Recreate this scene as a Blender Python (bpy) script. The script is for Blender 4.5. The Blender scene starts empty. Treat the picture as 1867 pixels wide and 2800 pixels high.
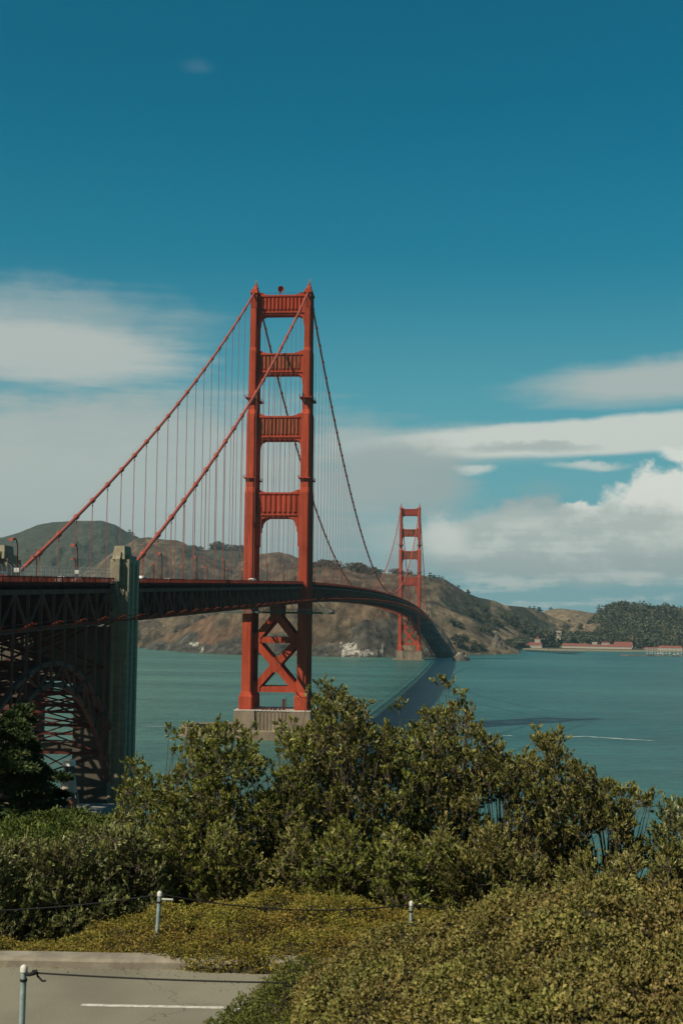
import bpy, math, random
import numpy as np
from mathutils import Vector, Matrix
random.seed(7); rng = np.random.default_rng(7)
C = bpy.context.scene.collection
SC = bpy.context.scene
R = math.radians

# ---------------------------------------------------------------- camera, sky, sun, exposure
CAM = np.array([99.22, -648.81, 58.03]); YAW, PIT, ROL, FPX = -0.1041813, 0.0819529, 0.0113815, 3577.35
Fv = np.array([math.sin(YAW)*math.cos(PIT), math.cos(YAW)*math.cos(PIT), math.sin(PIT)])
Rv = np.array([math.cos(YAW), -math.sin(YAW), 0.0]); Uv = np.cross(Rv, Fv)
Rc = Rv*math.cos(ROL)+Uv*math.sin(ROL); Uc = -Rv*math.sin(ROL)+Uv*math.cos(ROL)
cam = bpy.data.objects.new('camera', bpy.data.cameras.new('camera')); C.objects.link(cam)
cam.matrix_world = Matrix(((Rc[0],Uc[0],-Fv[0],CAM[0]),(Rc[1],Uc[1],-Fv[1],CAM[1]),(Rc[2],Uc[2],-Fv[2],CAM[2]),(0,0,0,1)))
cd = cam.data; cd.sensor_fit = 'HORIZONTAL'; cd.sensor_width = 24.0; cd.lens = FPX/1867*24.0
cd.clip_start = 0.5; cd.clip_end = 40000
cd.dof.use_dof = True; cd.dof.focus_distance = 500; cd.dof.aperture_fstop = 5.0
SC.camera = cam
SC.view_settings.view_transform = 'Standard'; SC.view_settings.look = 'None'
SC.view_settings.exposure = 0.12; SC.view_settings.gamma = 1.0
SUN = Vector((-0.70, -0.70, 1.0)).normalized()
sl = bpy.data.lights.new('sun', 'SUN'); sl.energy = 4.6; sl.angle = R(0.5); sl.color = (1.0, 0.88, 0.70)
so = bpy.data.objects.new('sun', sl); C.objects.link(so)
so.rotation_euler = SUN.to_track_quat('Z', 'Y').to_euler()

W = bpy.data.worlds.new('World'); SC.world = W; W.use_nodes = True
nt = W.node_tree; N = nt.nodes; L = nt.links
for n in list(N): N.remove(n)
def nd(t, **k):
    n = N.new(t)
    for a, b in k.items(): setattr(n, a, b)
    return n
def con(a, b): L.new(a, b)
def mth(op, a, b=None, c=None, clamp=False):
    n = nd('ShaderNodeMath', operation=op); n.use_clamp = clamp
    for i, x in enumerate((a, b, c)):
        if x is None: continue
        if isinstance(x, (int, float)): n.inputs[i].default_value = x
        else: con(x, n.inputs[i])
    return n.outputs[0]
sky = nd('ShaderNodeTexSky', sky_type='NISHITA'); sky.sun_disc = False
sky.sun_elevation = math.asin(SUN.z); sky.sun_rotation = R(225)
sky.altitude = 50; sky.air_density = 1.0; sky.dust_density = 0.6; sky.ozone_density = 2.0
SKY_TINT = (0.008, 0.565, 0.575)
tint = nd('ShaderNodeMix', data_type='RGBA', blend_type='MULTIPLY'); tint.inputs[0].default_value = 1
con(sky.outputs[0], tint.inputs[6]); tint.inputs[7].default_value = (*SKY_TINT, 1)
tc = nd('ShaderNodeTexCoord')
sep = nd('ShaderNodeSeparateXYZ'); con(tc.outputs['Generated'], sep.inputs[0])
az = mth('ARCTAN2', sep.outputs[0], sep.outputs[1]); el = mth('ARCSINE', sep.outputs[2])
# sky position in milliradians-like units: right of north-ish bearing, and up from the horizon
SU = mth('MULTIPLY', mth('TANGENT', mth('SUBTRACT', az, YAW)), 3.577)
SV = mth('MULTIPLY', mth('TANGENT', el), 3.577)
cmb = nd('ShaderNodeCombineXYZ'); con(SU, cmb.inputs[0]); con(SV, cmb.inputs[1])
def noise(vec, scale, detail=5, rough=0.55, sx=1, sy=1, off=0.0):
    m = nd('ShaderNodeMapping'); con(vec, m.inputs[0]); m.inputs['Scale'].default_value = (sx, sy, 1); m.inputs['Location'].default_value = (off, off*0.7, off*1.3)
    n = nd('ShaderNodeTexNoise'); con(m.outputs[0], n.inputs['Vector'])
    n.inputs['Scale'].default_value = scale; n.inputs['Detail'].default_value = detail; n.inputs['Roughness'].default_value = rough
    return n.outputs[0]
nA = mth('SUBTRACT', noise(cmb.outputs[0], 5.0, 7, .55, 1, 1.6), 0.5)
nB = mth('SUBTRACT', noise(cmb.outputs[0], 4.0, 6, .6, 0.8, 7, 3.3), 0.5)     # long streaks
nC = mth('SUBTRACT', noise(cmb.outputs[0], 12.0, 6, .6, 1, 1.2, 7.1), 0.5)
col = tint.outputs[2]
def mixc(a, cc, fac):
    m = nd('ShaderNodeMix', data_type='RGBA'); con(fac, m.inputs[0]); con(a, m.inputs[6])
    if isinstance(cc, tuple): m.inputs[7].default_value = (*cc, 1)
    else: con(cc, m.inputs[7])
    return m.outputs[2]
def UV(u, v): return ((u-931)/1000.0, (1693.0+0.0113*(u-933)-v)/1000.0)
def lin(r, g, b):
    f = lambda c: ((c/255+0.055)/1.055)**2.4 if c > 10 else c/255/12.92
    return (f(r)*10, f(g)*10, f(b)*10)            # sky radiance is used at strength 0.1
def ell(u, v, a, b, soft, warp=0.0, streak=0.0, fine=0.0, tilt=0.0, amp=1.0, power=None):
    """soft cloud body round (u, v) in the sky, half width a, half height b"""
    U0, V0 = UV(u, v)
    du = mth('SUBTRACT', SU, U0); dv = mth('SUBTRACT', SV, V0)
    if tilt: dv = mth('SUBTRACT', dv, mth('MULTIPLY', du, tilt))
    if warp: dv = mth('ADD', dv, mth('ADD', mth('MULTIPLY', nA, warp), mth('MULTIPLY', nC, warp*.7)))
    x = mth('DIVIDE', du, a/1000.0); y = mth('DIVIDE', dv, b/1000.0)
    r = mth('SQRT', mth('ADD', mth('MULTIPLY', x, x), mth('MULTIPLY', y, y)))
    if streak: r = mth('ADD', r, mth('MULTIPLY', nB, streak))
    if fine: r = mth('ADD', r, mth('MULTIPLY', nC, fine))
    mr = nd('ShaderNodeMapRange', interpolation_type='SMOOTHSTEP'); con(r, mr.inputs[0])
    mr.inputs[1].default_value = 1.0+soft/2; mr.inputs[2].default_value = 1.0-soft/2
    mr.inputs[3].default_value = 0; mr.inputs[4].default_value = amp
    return mr.outputs[0]
def ramp(val, a, b, lo=0.0, hi=1.0):
    mr = nd('ShaderNodeMapRange', interpolation_type='SMOOTHSTEP'); con(val, mr.inputs[0])
    mr.inputs[1].default_value = a; mr.inputs[2].default_value = b; mr.inputs[3].default_value = lo; mr.inputs[4].default_value = hi
    return mr.outputs[0]
# pale air near the horizon
col = mixc(col, lin(48, 126, 149), ramp(SV, 1.5, .75, 0, .45))
col = mixc(col, lin(100, 163, 172), ramp(SV, 1.05, 0.35, 0, 0.78))
col = mixc(col, lin(128, 166, 171), ramp(SV, 0.50, 0.05, 0, 0.9))
col = mixc(col, lin(40, 60, 62), ramp(SV, -0.02, -0.2))
south = mth('MULTIPLY', ramp(sep.outputs[1], .45, -.25), 0.72)  # unseen sky behind the viewpoint, dimmed to cut fill in the shade
col = mixc(col, lin(8, 30, 44), south)
# CLOUDS
GREY = lin(152, 165, 163); MID = lin(172, 181, 176); BRT = lin(196, 202, 194); WHT = lin(216, 218, 208)
col = mixc(col, MID, ell(510, 147, 42, 16, 1.6, .03, .6, 1.2, amp=.07))
col = mixc(col, lin(158,170,167), ell(250, 1345, 860, 272, .75, .07, .6, .25, amp=.96))              # veil over the left
col = mixc(col, MID, ell(60, 1330, 620, 170, 1.4, .08, 1.2, .3, amp=.7))
col = mixc(col, lin(170,178,173), ell(60, 900, 420, 105, 1.1, .06, .9, .2, amp=.55))
col = mixc(col, lin(176,183,178), ell(90, 970, 400, 85, .8, .05, .8, .2, tilt=-.05, amp=.9))
col = mixc(col, lin(172,180,175), ell(1900, 1050, 430, 58, .9, .02, .6, .2, tilt=.05, amp=.88))
col = mixc(col, MID, ell(1250, 1215, 420, 50, .9, .02, .5, .15, tilt=.02, amp=.75))
col = mixc(col, BRT, ell(1790, 1193, 790, 52, .35, .015, .25, .10, tilt=.045, amp=.98))
col = mixc(col, GREY, ell(1440, 1228, 150, 14, 1.2, .05, .6, 1.3, amp=.7))
col = mixc(col, GREY, ell(1090, 1300, 200, 95, .7, .06, .5, .35, amp=.9))
col = mixc(col, BRT, ell(1303, 1284, 44, 12, 1.2, .05, .5, 1.6, amp=.8))
col = mixc(col, BRT, ell(1622, 1277, 84, 10, 1.4, .04, .9, 1.6, amp=.8))
col = mixc(col, lin(128,160,162), ell(1480, 1340, 60, 20, 1.6, .04, .4, 1.0, amp=.35))
col = mixc(col, WHT, ell(1905, 1400, 240, 125, .3, .08, .1, .9, amp=.98))
col = mixc(col, WHT, ell(1860, 1255, 48, 18, .9, .05, .1, 2.2, amp=.9))
col = mixc(col, WHT, ell(1590, 1408, 62, 34, .4, .07, .1, 1.7, amp=.95))
col = mixc(col, GREY, ell(1455, 1412, 110, 42, .8, .07, .2, 1.3, amp=.85))
bank = ell(1640, 1495, 570, 96, .5, .06, .35, .55, amp=.97)
col = mixc(col, mixc(nd('ShaderNodeRGB').outputs[0], BRT, ramp(nC, -.15, .22)), mth('MULTIPLY', bank, 0.0))
col = mixc(col, MID, bank)
col = mixc(col, BRT, mth('MULTIPLY', bank, ramp(mth('ADD', nC, nB), -.12, .2, 0, .85)))
col = mixc(col, WHT, ell(1215, 1470, 52, 48, 1.2, .05, .2, 1.4, amp=.55))
col = mixc(col, GREY, ell(1500, 1552, 620, 30, 1.2, .04, 1.2, .3, amp=.55))
lowb = ramp(SV, .17, .12); lows = ramp(SV, .0, .04)
col = mixc(col, BRT, mth('MULTIPLY', mth('MULTIPLY', lowb, lows), ramp(mth('ADD', nB, mth('MULTIPLY', nC, .5)), -.04, .2, 0, .9)))
bg = nd('ShaderNodeBackground'); con(col, bg.inputs[0]); bg.inputs[1].default_value = 0.1
con(bg.outputs[0], nd('ShaderNodeOutputWorld').inputs[0])

# ---------------------------------------------------------------- helpers
ORD = ['first','second','third','fourth','fifth','sixth','seventh','eighth','ninth','tenth','eleventh','twelfth','thirteenth','fourteenth','fifteenth','sixteenth','seventeenth','eighteenth','nineteenth','twentieth']
def ray(u, v):
    x = (u-933.5)/FPX; y = -(v-1400)/FPX
    return Fv+Rc*x+Uc*y
def at_dist(u, v, d):
    """point at horizontal distance d from the viewpoint"""
    r = ray(u, v); return CAM+r*(d/math.hypot(r[0], r[1]))
def at_z(u, v, z):
    r = ray(u, v); return CAM+r*((z-CAM[2])/r[2])

def NTH(i): return (ORD+['twenty '+q for q in ORD[:9]])[i]
def tag(o, label=None, cat=None, group=None, kind=None):
    if label: o['label'] = label
    if cat: o['category'] = cat
    if group: o['group'] = group
    if kind: o['kind'] = kind
    return o
def empty(name, loc=(0,0,0), rz=0, parent=None):
    o = bpy.data.objects.new(name, None); C.objects.link(o); o.location = loc; o.rotation_euler = (0,0,rz)
    if parent: o.parent = parent
    return o
def link_mesh(name, me, mat, parent=None, loc=None):
    o = bpy.data.objects.new(name, me); C.objects.link(o)
    if mat: me.materials.append(mat)
    if parent: o.parent = parent
    if loc is not None: o.location = loc
    return o
def np_mesh(name, V, F, smooth=False):
    """V (n,3), F (m,k) faces all with k corners"""
    me = bpy.data.meshes.new(name); V = np.asarray(V, dtype=np.float32); F = np.asarray(F, dtype=np.int32)
    me.vertices.add(len(V)); me.vertices.foreach_set('co', V.ravel())
    k = F.shape[1]; me.loops.add(F.size); me.loops.foreach_set('vertex_index', F.ravel())
    me.polygons.add(len(F)); me.polygons.foreach_set('loop_start', np.arange(0, F.size, k, dtype=np.int32))
    if smooth: me.polygons.foreach_set('use_smooth', np.ones(len(F), dtype=bool))
    me.update(calc_edges=True); me.validate(); return me
class MB:
    def __init__(s): s.v = []; s.f = []; s.sm = []
    def add(s, vs, fs, sm=False):
        b = len(s.v); s.v += [tuple(map(float, q)) for q in vs]; s.f += [tuple(i+b for i in f) for f in fs]; s.sm += [sm]*len(fs); return s
    def box(s, x0, x1, y0, y1, z0, z1):
        return s.add([(x0,y0,z0),(x1,y0,z0),(x1,y1,z0),(x0,y1,z0),(x0,y0,z1),(x1,y0,z1),(x1,y1,z1),(x0,y1,z1)],
              [(0,3,2,1),(4,5,6,7),(0,1,5,4),(1,2,6,5),(2,3,7,6),(3,0,4,7)])
    def bar(s, a, b, w, h=None, up=(0,0,1)):
        h = h or w; a = np.array(a, float); b = np.array(b, float); d = b-a; d /= np.linalg.norm(d)
        up = np.array(up, float)
        if abs(d@up) > .98: up = np.array((0,1.,0))
        r = np.cross(d, up); r /= np.linalg.norm(r); u = np.cross(r, d)
        vs = [p+r*w/2*i+u*h/2*j for p in (a, b) for i, j in ((-1,-1),(1,-1),(1,1),(-1,1))]
        return s.add(vs, [(0,1,2,3),(7,6,5,4),(0,4,5,1),(1,5,6,2),(2,6,7,3),(3,7,4,0)])
    def tube(s, pts, rad, n=8, caps=True, sm=True):
        pts = [np.array(p, float) for p in pts]; rad = rad if hasattr(rad, '__len__') else [rad]*len(pts)
        vs = []; k = len(pts); prev = None
        for i, p in enumerate(pts):
            d = pts[min(i+1, k-1)]-pts[max(i-1, 0)]; d /= np.linalg.norm(d)
            if prev is None:
                up = np.array((0,0,1.)) if abs(d[2]) < .9 else np.array((1.,0,0))
                r = np.cross(d, up)
            else: r = prev-d*(prev@d)
            r /= np.linalg.norm(r); prev = r; u = np.cross(r, d)
            for j in range(n):
                t = 2*math.pi*j/n; vs.append(p+rad[i]*(r*math.cos(t)+u*math.sin(t)))
        fs = [(i*n+j, i*n+(j+1)%n, (i+1)*n+(j+1)%n, (i+1)*n+j) for i in range(k-1) for j in range(n)]
        s.add(vs, fs, sm)
        if caps:
            s.add(vs[:n], [tuple(range(n-1, -1, -1))]); s.add(vs[-n:], [tuple(range(n))])
        return s
    def prism(s, poly, axis, a, b):
        """closed outline (2-D) pushed along an axis from a to b"""
        def P(q, t): return (t, q[0], q[1]) if axis == 'x' else (q[0], t, q[1]) if axis == 'y' else (q[0], q[1], t)
        n = len(poly); vs = [P(q, a) for q in poly]+[P(q, b) for q in poly]
        return s.add(vs, [tuple(range(n)), tuple(range(2*n-1, n-1, -1))]+[(i, i+n, (i+1)%n+n, (i+1)%n) for i in range(n)])
    def loft(s, rings, caps=True, sm=False):
        n = len(rings[0]); vs = [q for r in rings for q in r]
        fs = [(i*n+j, i*n+(j+1)%n, (i+1)*n+(j+1)%n, (i+1)*n+j) for i in range(len(rings)-1) for j in range(n)]
        if caps: fs += [tuple(range(n-1,-1,-1)), tuple(range((len(rings)-1)*n, len(rings)*n))]
        return s.add(vs, fs, sm)
    def build(s, name, mat, parent=None, loc=None, fix=True):
        me = bpy.data.meshes.new(name); me.from_pydata(s.v, [], s.f); me.update()
        me.polygons.foreach_set('use_smooth', s.sm)
        if fix:
            import bmesh
            bm = bmesh.new(); bm.from_mesh(me); bmesh.ops.recalc_face_normals(bm, faces=bm.faces); bm.to_mesh(me); bm.free()
        return link_mesh(name, me, mat, parent, loc)

def hsh(i, j, s):
    n = (i*374761393+j*668265263+s*974711+1013904223) & 0xffffffff
    n = ((n ^ (n >> 13))*1274126177) & 0xffffffff
    return ((n ^ (n >> 16)) & 0xffff)/65535.0
def vnoise(x, y, s=0):
    x = np.asarray(x, float); y = np.asarray(y, float)
    xi = np.floor(x).astype(np.int64); yi = np.floor(y).astype(np.int64); fx = x-xi; fy = y-yi
    fx = fx*fx*fx*(fx*(fx*6-15)+10); fy = fy*fy*fy*(fy*(fy*6-15)+10)
    a = hsh(xi, yi, s); b = hsh(xi+1, yi, s); c = hsh(xi, yi+1, s); d = hsh(xi+1, yi+1, s)
    return (a*(1-fx)+b*fx)*(1-fy)+(c*(1-fx)+d*fx)*fy
def fbm(x, y, o=5, s=0, g=.5):
    t = 0; a = 1; n = 0
    for k in range(o): t = t+a*(vnoise(x*2**k, y*2**k, s+k*17)-.5); n += a; a *= g
    return t/n*2
def ridged(x, y, o=5, s=0):
    t = 0; a = 1; n = 0
    for k in range(o):
        t = t+a*(1-np.abs(vnoise(x*2**k, y*2**k, s+k*13)*2-1)*1.6); n += a; a *= .5
    return t/n

# ---------------------------------------------------------------- materials
def mat(name, c, rough=.7, var=.12, scale=.5, c2=None, bump=0, bscale=4, spec=.3, metal=0, stretch=(1,1,1), detail=6, island=0):
    m = bpy.data.materials.new(name); m.use_nodes = True; t = m.node_tree; b = t.nodes['Principled BSDF']
    b.inputs['Roughness'].default_value = rough; b.inputs['Metallic'].default_value = metal
    b.inputs['Specular IOR Level'].default_value = spec
    tcn = t.nodes.new('ShaderNodeTexCoord'); mp = t.nodes.new('ShaderNodeMapping'); t.links.new(tcn.outputs['Object'], mp.inputs[0]); mp.inputs['Scale'].default_value = stretch
    n = t.nodes.new('ShaderNodeTexNoise'); n.inputs['Scale'].default_value = scale; n.inputs['Detail'].default_value = detail; n.inputs['Roughness'].default_value = .6
    t.links.new(mp.outputs[0], n.inputs['Vector'])
    cr = t.nodes.new('ShaderNodeValToRGB'); e = cr.color_ramp.elements
    c2 = c2 or tuple(q*(1-var*1.6) for q in c)
    e[0].position = .3; e[0].color = (*c2, 1); e[1].position = .7; e[1].color = (*tuple(min(1, q*(1+var)) for q in c), 1)
    t.links.new(n.outputs[0], cr.inputs[0]); t.links.new(cr.outputs[0], b.inputs['Base Color'])
    if bump:
        n2 = t.nodes.new('ShaderNodeTexNoise'); n2.inputs['Scale'].default_value = bscale; n2.inputs['Detail'].default_value = 6
        t.links.new(mp.outputs[0], n2.inputs['Vector'])
        bp = t.nodes.new('ShaderNodeBump'); bp.inputs['Strength'].default_value = min(1, bump); bp.inputs['Distance'].default_value = .1*max(1, bump)
        t.links.new(n2.outputs[0], bp.inputs['Height']); t.links.new(bp.outputs[0], b.inputs['Normal'])
    return m
def leafmat(name, cols, rough=.45, trans=.15, spec=.4, nscale=1.1, vlo=.72, vhi=1.25):
    m = bpy.data.materials.new(name); m.use_nodes = True; t = m.node_tree; b = t.nodes['Principled BSDF']
    g = t.nodes.new('ShaderNodeNewGeometry'); cr = t.nodes.new('ShaderNodeValToRGB'); e = cr.color_ramp.elements
    e[0].position = 0; e[0].color = (*cols[0], 1); e[1].position = 1; e[1].color = (*cols[-1], 1)
    for i, c in enumerate(cols[1:-1]):
        q = e.new((i+1)/(len(cols)-1)); q.color = (*c, 1)
    t.links.new(g.outputs['Random Per Island'], cr.inputs[0])
    tcn = t.nodes.new('ShaderNodeTexCoord'); n = t.nodes.new('ShaderNodeTexNoise'); n.inputs['Scale'].default_value = nscale; n.inputs['Detail'].default_value = 4
    t.links.new(tcn.outputs['Object'], n.inputs['Vector'])
    hs = t.nodes.new('ShaderNodeHueSaturation'); mr = t.nodes.new('ShaderNodeMapRange'); mr.inputs[1].default_value = .3; mr.inputs[2].default_value = .7; mr.inputs[3].default_value = .472; mr.inputs[4].default_value = .518
    t.links.new(n.outputs[0], mr.inputs[0]); t.links.new(mr.outputs[0], hs.inputs['Hue'])
    n3_ = t.nodes.new('ShaderNodeTexNoise'); n3_.inputs['Scale'].default_value = nscale*1.9; n3_.inputs['Detail'].default_value = 4; t.links.new(tcn.outputs['Object'], n3_.inputs['Vector'])
    mv = t.nodes.new('ShaderNodeMapRange'); mv.inputs[1].default_value = .35; mv.inputs[2].default_value = .65; mv.inputs[3].default_value = vlo; mv.inputs[4].default_value = vhi; t.links.new(n3_.outputs[0], mv.inputs[0]); t.links.new(mv.outputs[0], hs.inputs['Value'])
    t.links.new(cr.outputs[0], hs.inputs['Color'])
    t.links.new(hs.outputs[0], b.inputs['Base Color']); b.inputs['Roughness'].default_value = rough; b.inputs['Specular IOR Level'].default_value = spec
    if trans:
        tr = t.nodes.new('ShaderNodeBsdfTranslucent'); t.links.new(hs.outputs[0], tr.inputs[0]); mx = t.nodes.new('ShaderNodeMixShader'); mx.inputs[0].default_value = trans
        t.links.new(b.outputs[0], mx.inputs[1]); t.links.new(tr.outputs[0], mx.inputs[2]); t.links.new(mx.outputs[0], t.nodes['Material Output'].inputs[0])
    return m
ORG = (.47, .083, .043)
M = dict(
 steel=mat('orange_steel', ORG, .85, .18, .12, bump=.3, bscale=.8, stretch=(1,1,.35), spec=0),
 steel_d=mat('orange_steel_shade', (.10, .036, .028), .9, .2, .3, spec=0),  # same orange paint, darkened to carry the shade under the deck
 worn=mat('weathered_orange_steel', (.37, .115, .058), .85, .1, .8, c2=(.13, .062, .034), stretch=(1.2,1,.3), detail=10, spec=0),
 cable=mat('cable_paint', (.44, .105, .07), .6, .12, .5),
 rope=mat('suspender_rope', (.30, .10, .075), .7, .1, .5),
 conc=mat('pylon_concrete', (.32, .29, .205), .85, .14, .35, bump=.5, bscale=2, stretch=(1,1,3)),
 rail=mat('railing_steel', (.20,.045,.03), .9, .15, .3, spec=0),
 conc_shade=mat('shade_dark_concrete', (.105,.09,.07), .95, .2, .3, bump=.3, bscale=2),  # pylon concrete with the deep shade behind the arch put into its colour
 steel_t=mat('orange_steel_part_shade', (.185,.085,.066), .85, .2, .3, spec=.05),  # same orange paint, shade put in more lightly for the outer members
 pier=mat('pier_concrete', (.25, .20, .145), .85, .15, .25, c2=(.155,.12,.085), bump=.4, bscale=1.5, stretch=(1,1,.4)),
 cap=mat('pier_cap_bleached', (.55, .53, .48), .85, .2, .6),
 asphalt=mat('bridge_roadway_asphalt', (.06,.06,.06), .9),
 scaff=mat('platform_grey_green', (.10,.12,.105), .8, .2, .6),
 white=mat('white_paint', (.72,.72,.68), .5, .06, 1), 
 grey=mat('grey_galvanised', (.30,.32,.32), .5, .1, 3, metal=.3),
 brick=mat('fort_brick', (.22,.09,.06), .9, .2, .6, bump=.3),
 rockm=mat('sea_rock', (.135,.115,.09), .9, .3, .12, c2=(.03,.03,.027), bump=1, bscale=.5),
 bark=mat('bark', (.13,.105,.08), .9, .3, 6, bump=.5, bscale=20),
 redroof=mat('red_tile_roof', (.22,.075,.058), .8, .12, .3),
 wallp=mat('cream_wall', (.45,.41,.34), .8, .06, .2),
 glass=mat('dark_window', (.03,.035,.04), .2, .1, 1),
 wood=mat('dark_timber', (.06,.055,.05), .9, .2, .4),
)
def plates(m, w, h, dark=.72, amt=.8):
    """riveted plate seams and rain streaks on painted steel"""
    t = m.node_tree; b = t.nodes['Principled BSDF']; src = b.inputs['Base Color'].links[0].from_socket
    tcn = t.nodes.new('ShaderNodeTexCoord'); sp = t.nodes.new('ShaderNodeSeparateXYZ'); t.links.new(tcn.outputs['Object'], sp.inputs[0])
    ad = t.nodes.new('ShaderNodeMath'); t.links.new(sp.outputs[0], ad.inputs[0]); t.links.new(sp.outputs[1], ad.inputs[1])
    cb = t.nodes.new('ShaderNodeCombineXYZ'); t.links.new(ad.outputs[0], cb.inputs[0]); t.links.new(sp.outputs[2], cb.inputs[1])
    br = t.nodes.new('ShaderNodeTexBrick'); t.links.new(cb.outputs[0], br.inputs['Vector']); br.inputs['Scale'].default_value = 1; br.inputs['Brick Width'].default_value = w; br.inputs['Row Height'].default_value = h; br.inputs['Mortar Size'].default_value = .07
    br.inputs['Color1'].default_value = (1,1,1,1); br.inputs['Color2'].default_value = (.86,.86,.86,1); br.inputs['Mortar'].default_value = (dark,dark,dark,1)
    mp = t.nodes.new('ShaderNodeMapping'); mp.inputs['Scale'].default_value = (1.4,1.4,.05); t.links.new(tcn.outputs['Object'], mp.inputs[0])
    n = t.nodes.new('ShaderNodeTexNoise'); n.inputs['Scale'].default_value = 1; n.inputs['Detail'].default_value = 8; t.links.new(mp.outputs[0], n.inputs['Vector'])
    mr = t.nodes.new('ShaderNodeMapRange'); mr.inputs[1].default_value = .3; mr.inputs[2].default_value = .6; mr.inputs[3].default_value = .66; mr.inputs[4].default_value = 1.06; t.links.new(n.outputs[0], mr.inputs[0])
    m1 = t.nodes.new('ShaderNodeMix'); m1.data_type = 'RGBA'; m1.blend_type = 'MULTIPLY'; m1.inputs[0].default_value = amt; t.links.new(src, m1.inputs[6]); t.links.new(br.outputs[0], m1.inputs[7])
    m2 = t.nodes.new('ShaderNodeMix'); m2.data_type = 'RGBA'; m2.blend_type = 'MULTIPLY'; m2.inputs[0].default_value = amt; t.links.new(m1.outputs[2], m2.inputs[6]); t.links.new(mr.outputs[0], m2.inputs[7])
    t.links.new(m2.outputs[2], b.inputs['Base Color'])
plates(M['steel'], 2.4, 5.2); plates(M['conc'], 60, 2.6, .75, .7)
# ================================================================= GROUND, SEA, HILLS
# water: one sheet
def sea():
    n = 2; V = [(-12500,-2300,0),(12500,-2300,0),(12500,11000,0),(-12500,11000,0)]
    me = bpy.data.meshes.new('water'); me.from_pydata(V, [], [(0,1,2,3)]); me.update()
    m = bpy.data.materials.new('sea_water'); m.use_nodes = True; t = m.node_tree; b = t.nodes['Principled BSDF']
    def n_(k): return t.nodes.new(k)
    geo = n_('ShaderNodeNewGeometry')
    def nz(scale, det, sx=1, sy=1, rough=.55):
        mp = n_('ShaderNodeMapping'); mp.inputs['Scale'].default_value = (sx, sy, 1); t.links.new(geo.outputs['Position'], mp.inputs[0])
        q = n_('ShaderNodeTexNoise'); q.inputs['Scale'].default_value = scale; q.inputs['Detail'].default_value = det; q.inputs['Roughness'].default_value = rough
        t.links.new(mp.outputs[0], q.inputs['Vector']); return q.outputs[0]
    big = nz(.0022, 5, 1, 1.0); cr = n_('ShaderNodeValToRGB'); e = cr.color_ramp.elements
    e[0].position = .38; e[0].color = (.020,.098,.099,1); e[1].position = .62; e[1].color = (.040,.132,.124,1)
    t.links.new(big, cr.inputs[0])
    # turbid greener water west of the bridge line
    sx = n_('ShaderNodeSeparateXYZ'); t.links.new(geo.outputs['Position'], sx.inputs[0])
    ad = n_('ShaderNodeMath'); ad.operation = 'MULTIPLY_ADD'; t.links.new(big, ad.inputs[0]); ad.inputs[1].default_value = 240; t.links.new(sx.outputs[0], ad.inputs[2])
    mr = n_('ShaderNodeMapRange'); mr.interpolation_type = 'SMOOTHSTEP'; mr.inputs[1].default_value = 260; mr.inputs[2].default_value = -60
    t.links.new(ad.outputs[0], mr.inputs[0])
    mx = n_('ShaderNodeMix'); mx.data_type = 'RGBA'; t.links.new(mr.outputs[0], mx.inputs[0]); t.links.new(cr.outputs[0], mx.inputs[6]); mx.inputs[7].default_value = (.075,.160,.122,1)
    drift = nz(.012, 7, .22, 1.0, .6); chop = nz(.16, 6, .35, 1.0, .7)
    mm = n_('ShaderNodeMath'); mm.operation = 'MULTIPLY_ADD'; t.links.new(chop, mm.inputs[0]); mm.inputs[1].default_value = .9; t.links.new(drift, mm.inputs[2])
    mr2 = n_('ShaderNodeMapRange'); mr2.inputs[1].default_value = .65; mr2.inputs[2].default_value = 1.25; mr2.inputs[3].default_value = .5; mr2.inputs[4].default_value = 1.5; t.links.new(mm.outputs[0], mr2.inputs[0])
    mxx = n_('ShaderNodeMix'); mxx.data_type = 'RGBA'; mxx.blend_type = 'MULTIPLY'; mxx.inputs[0].default_value = 1; t.links.new(mx.outputs[2], mxx.inputs[6]); t.links.new(mr2.outputs[0], mxx.inputs[7])
    t.links.new(mxx.outputs[2], b.inputs['Base Color'])
    b.inputs['Roughness'].default_value = .3; b.inputs['IOR'].default_value = 1.33; b.inputs['Specular IOR Level'].default_value = .34
    b.inputs['Specular Tint'].default_value = (.55,.92,1.0,1)
    h = nz(.11, 8, .55, 1.0, .62); h2 = nz(.9, 4, .6, 1)
    ma = n_('ShaderNodeMath'); ma.operation = 'MULTIPLY_ADD'; t.links.new(h2, ma.inputs[0]); ma.inputs[1].default_value = .12; t.links.new(h, ma.inputs[2])
    bp = n_('ShaderNodeBump'); bp.inputs['Strength'].default_value = 1; bp.inputs['Distance'].default_value = 4.5
    t.links.new(ma.outputs[0], bp.inputs['Height']); t.links.new(bp.outputs[0], b.inputs['Normal'])
    o = link_mesh('water', me, m); tag(o, 'green blue bay water with small wind ripples', kind='structure')
sea()

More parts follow.
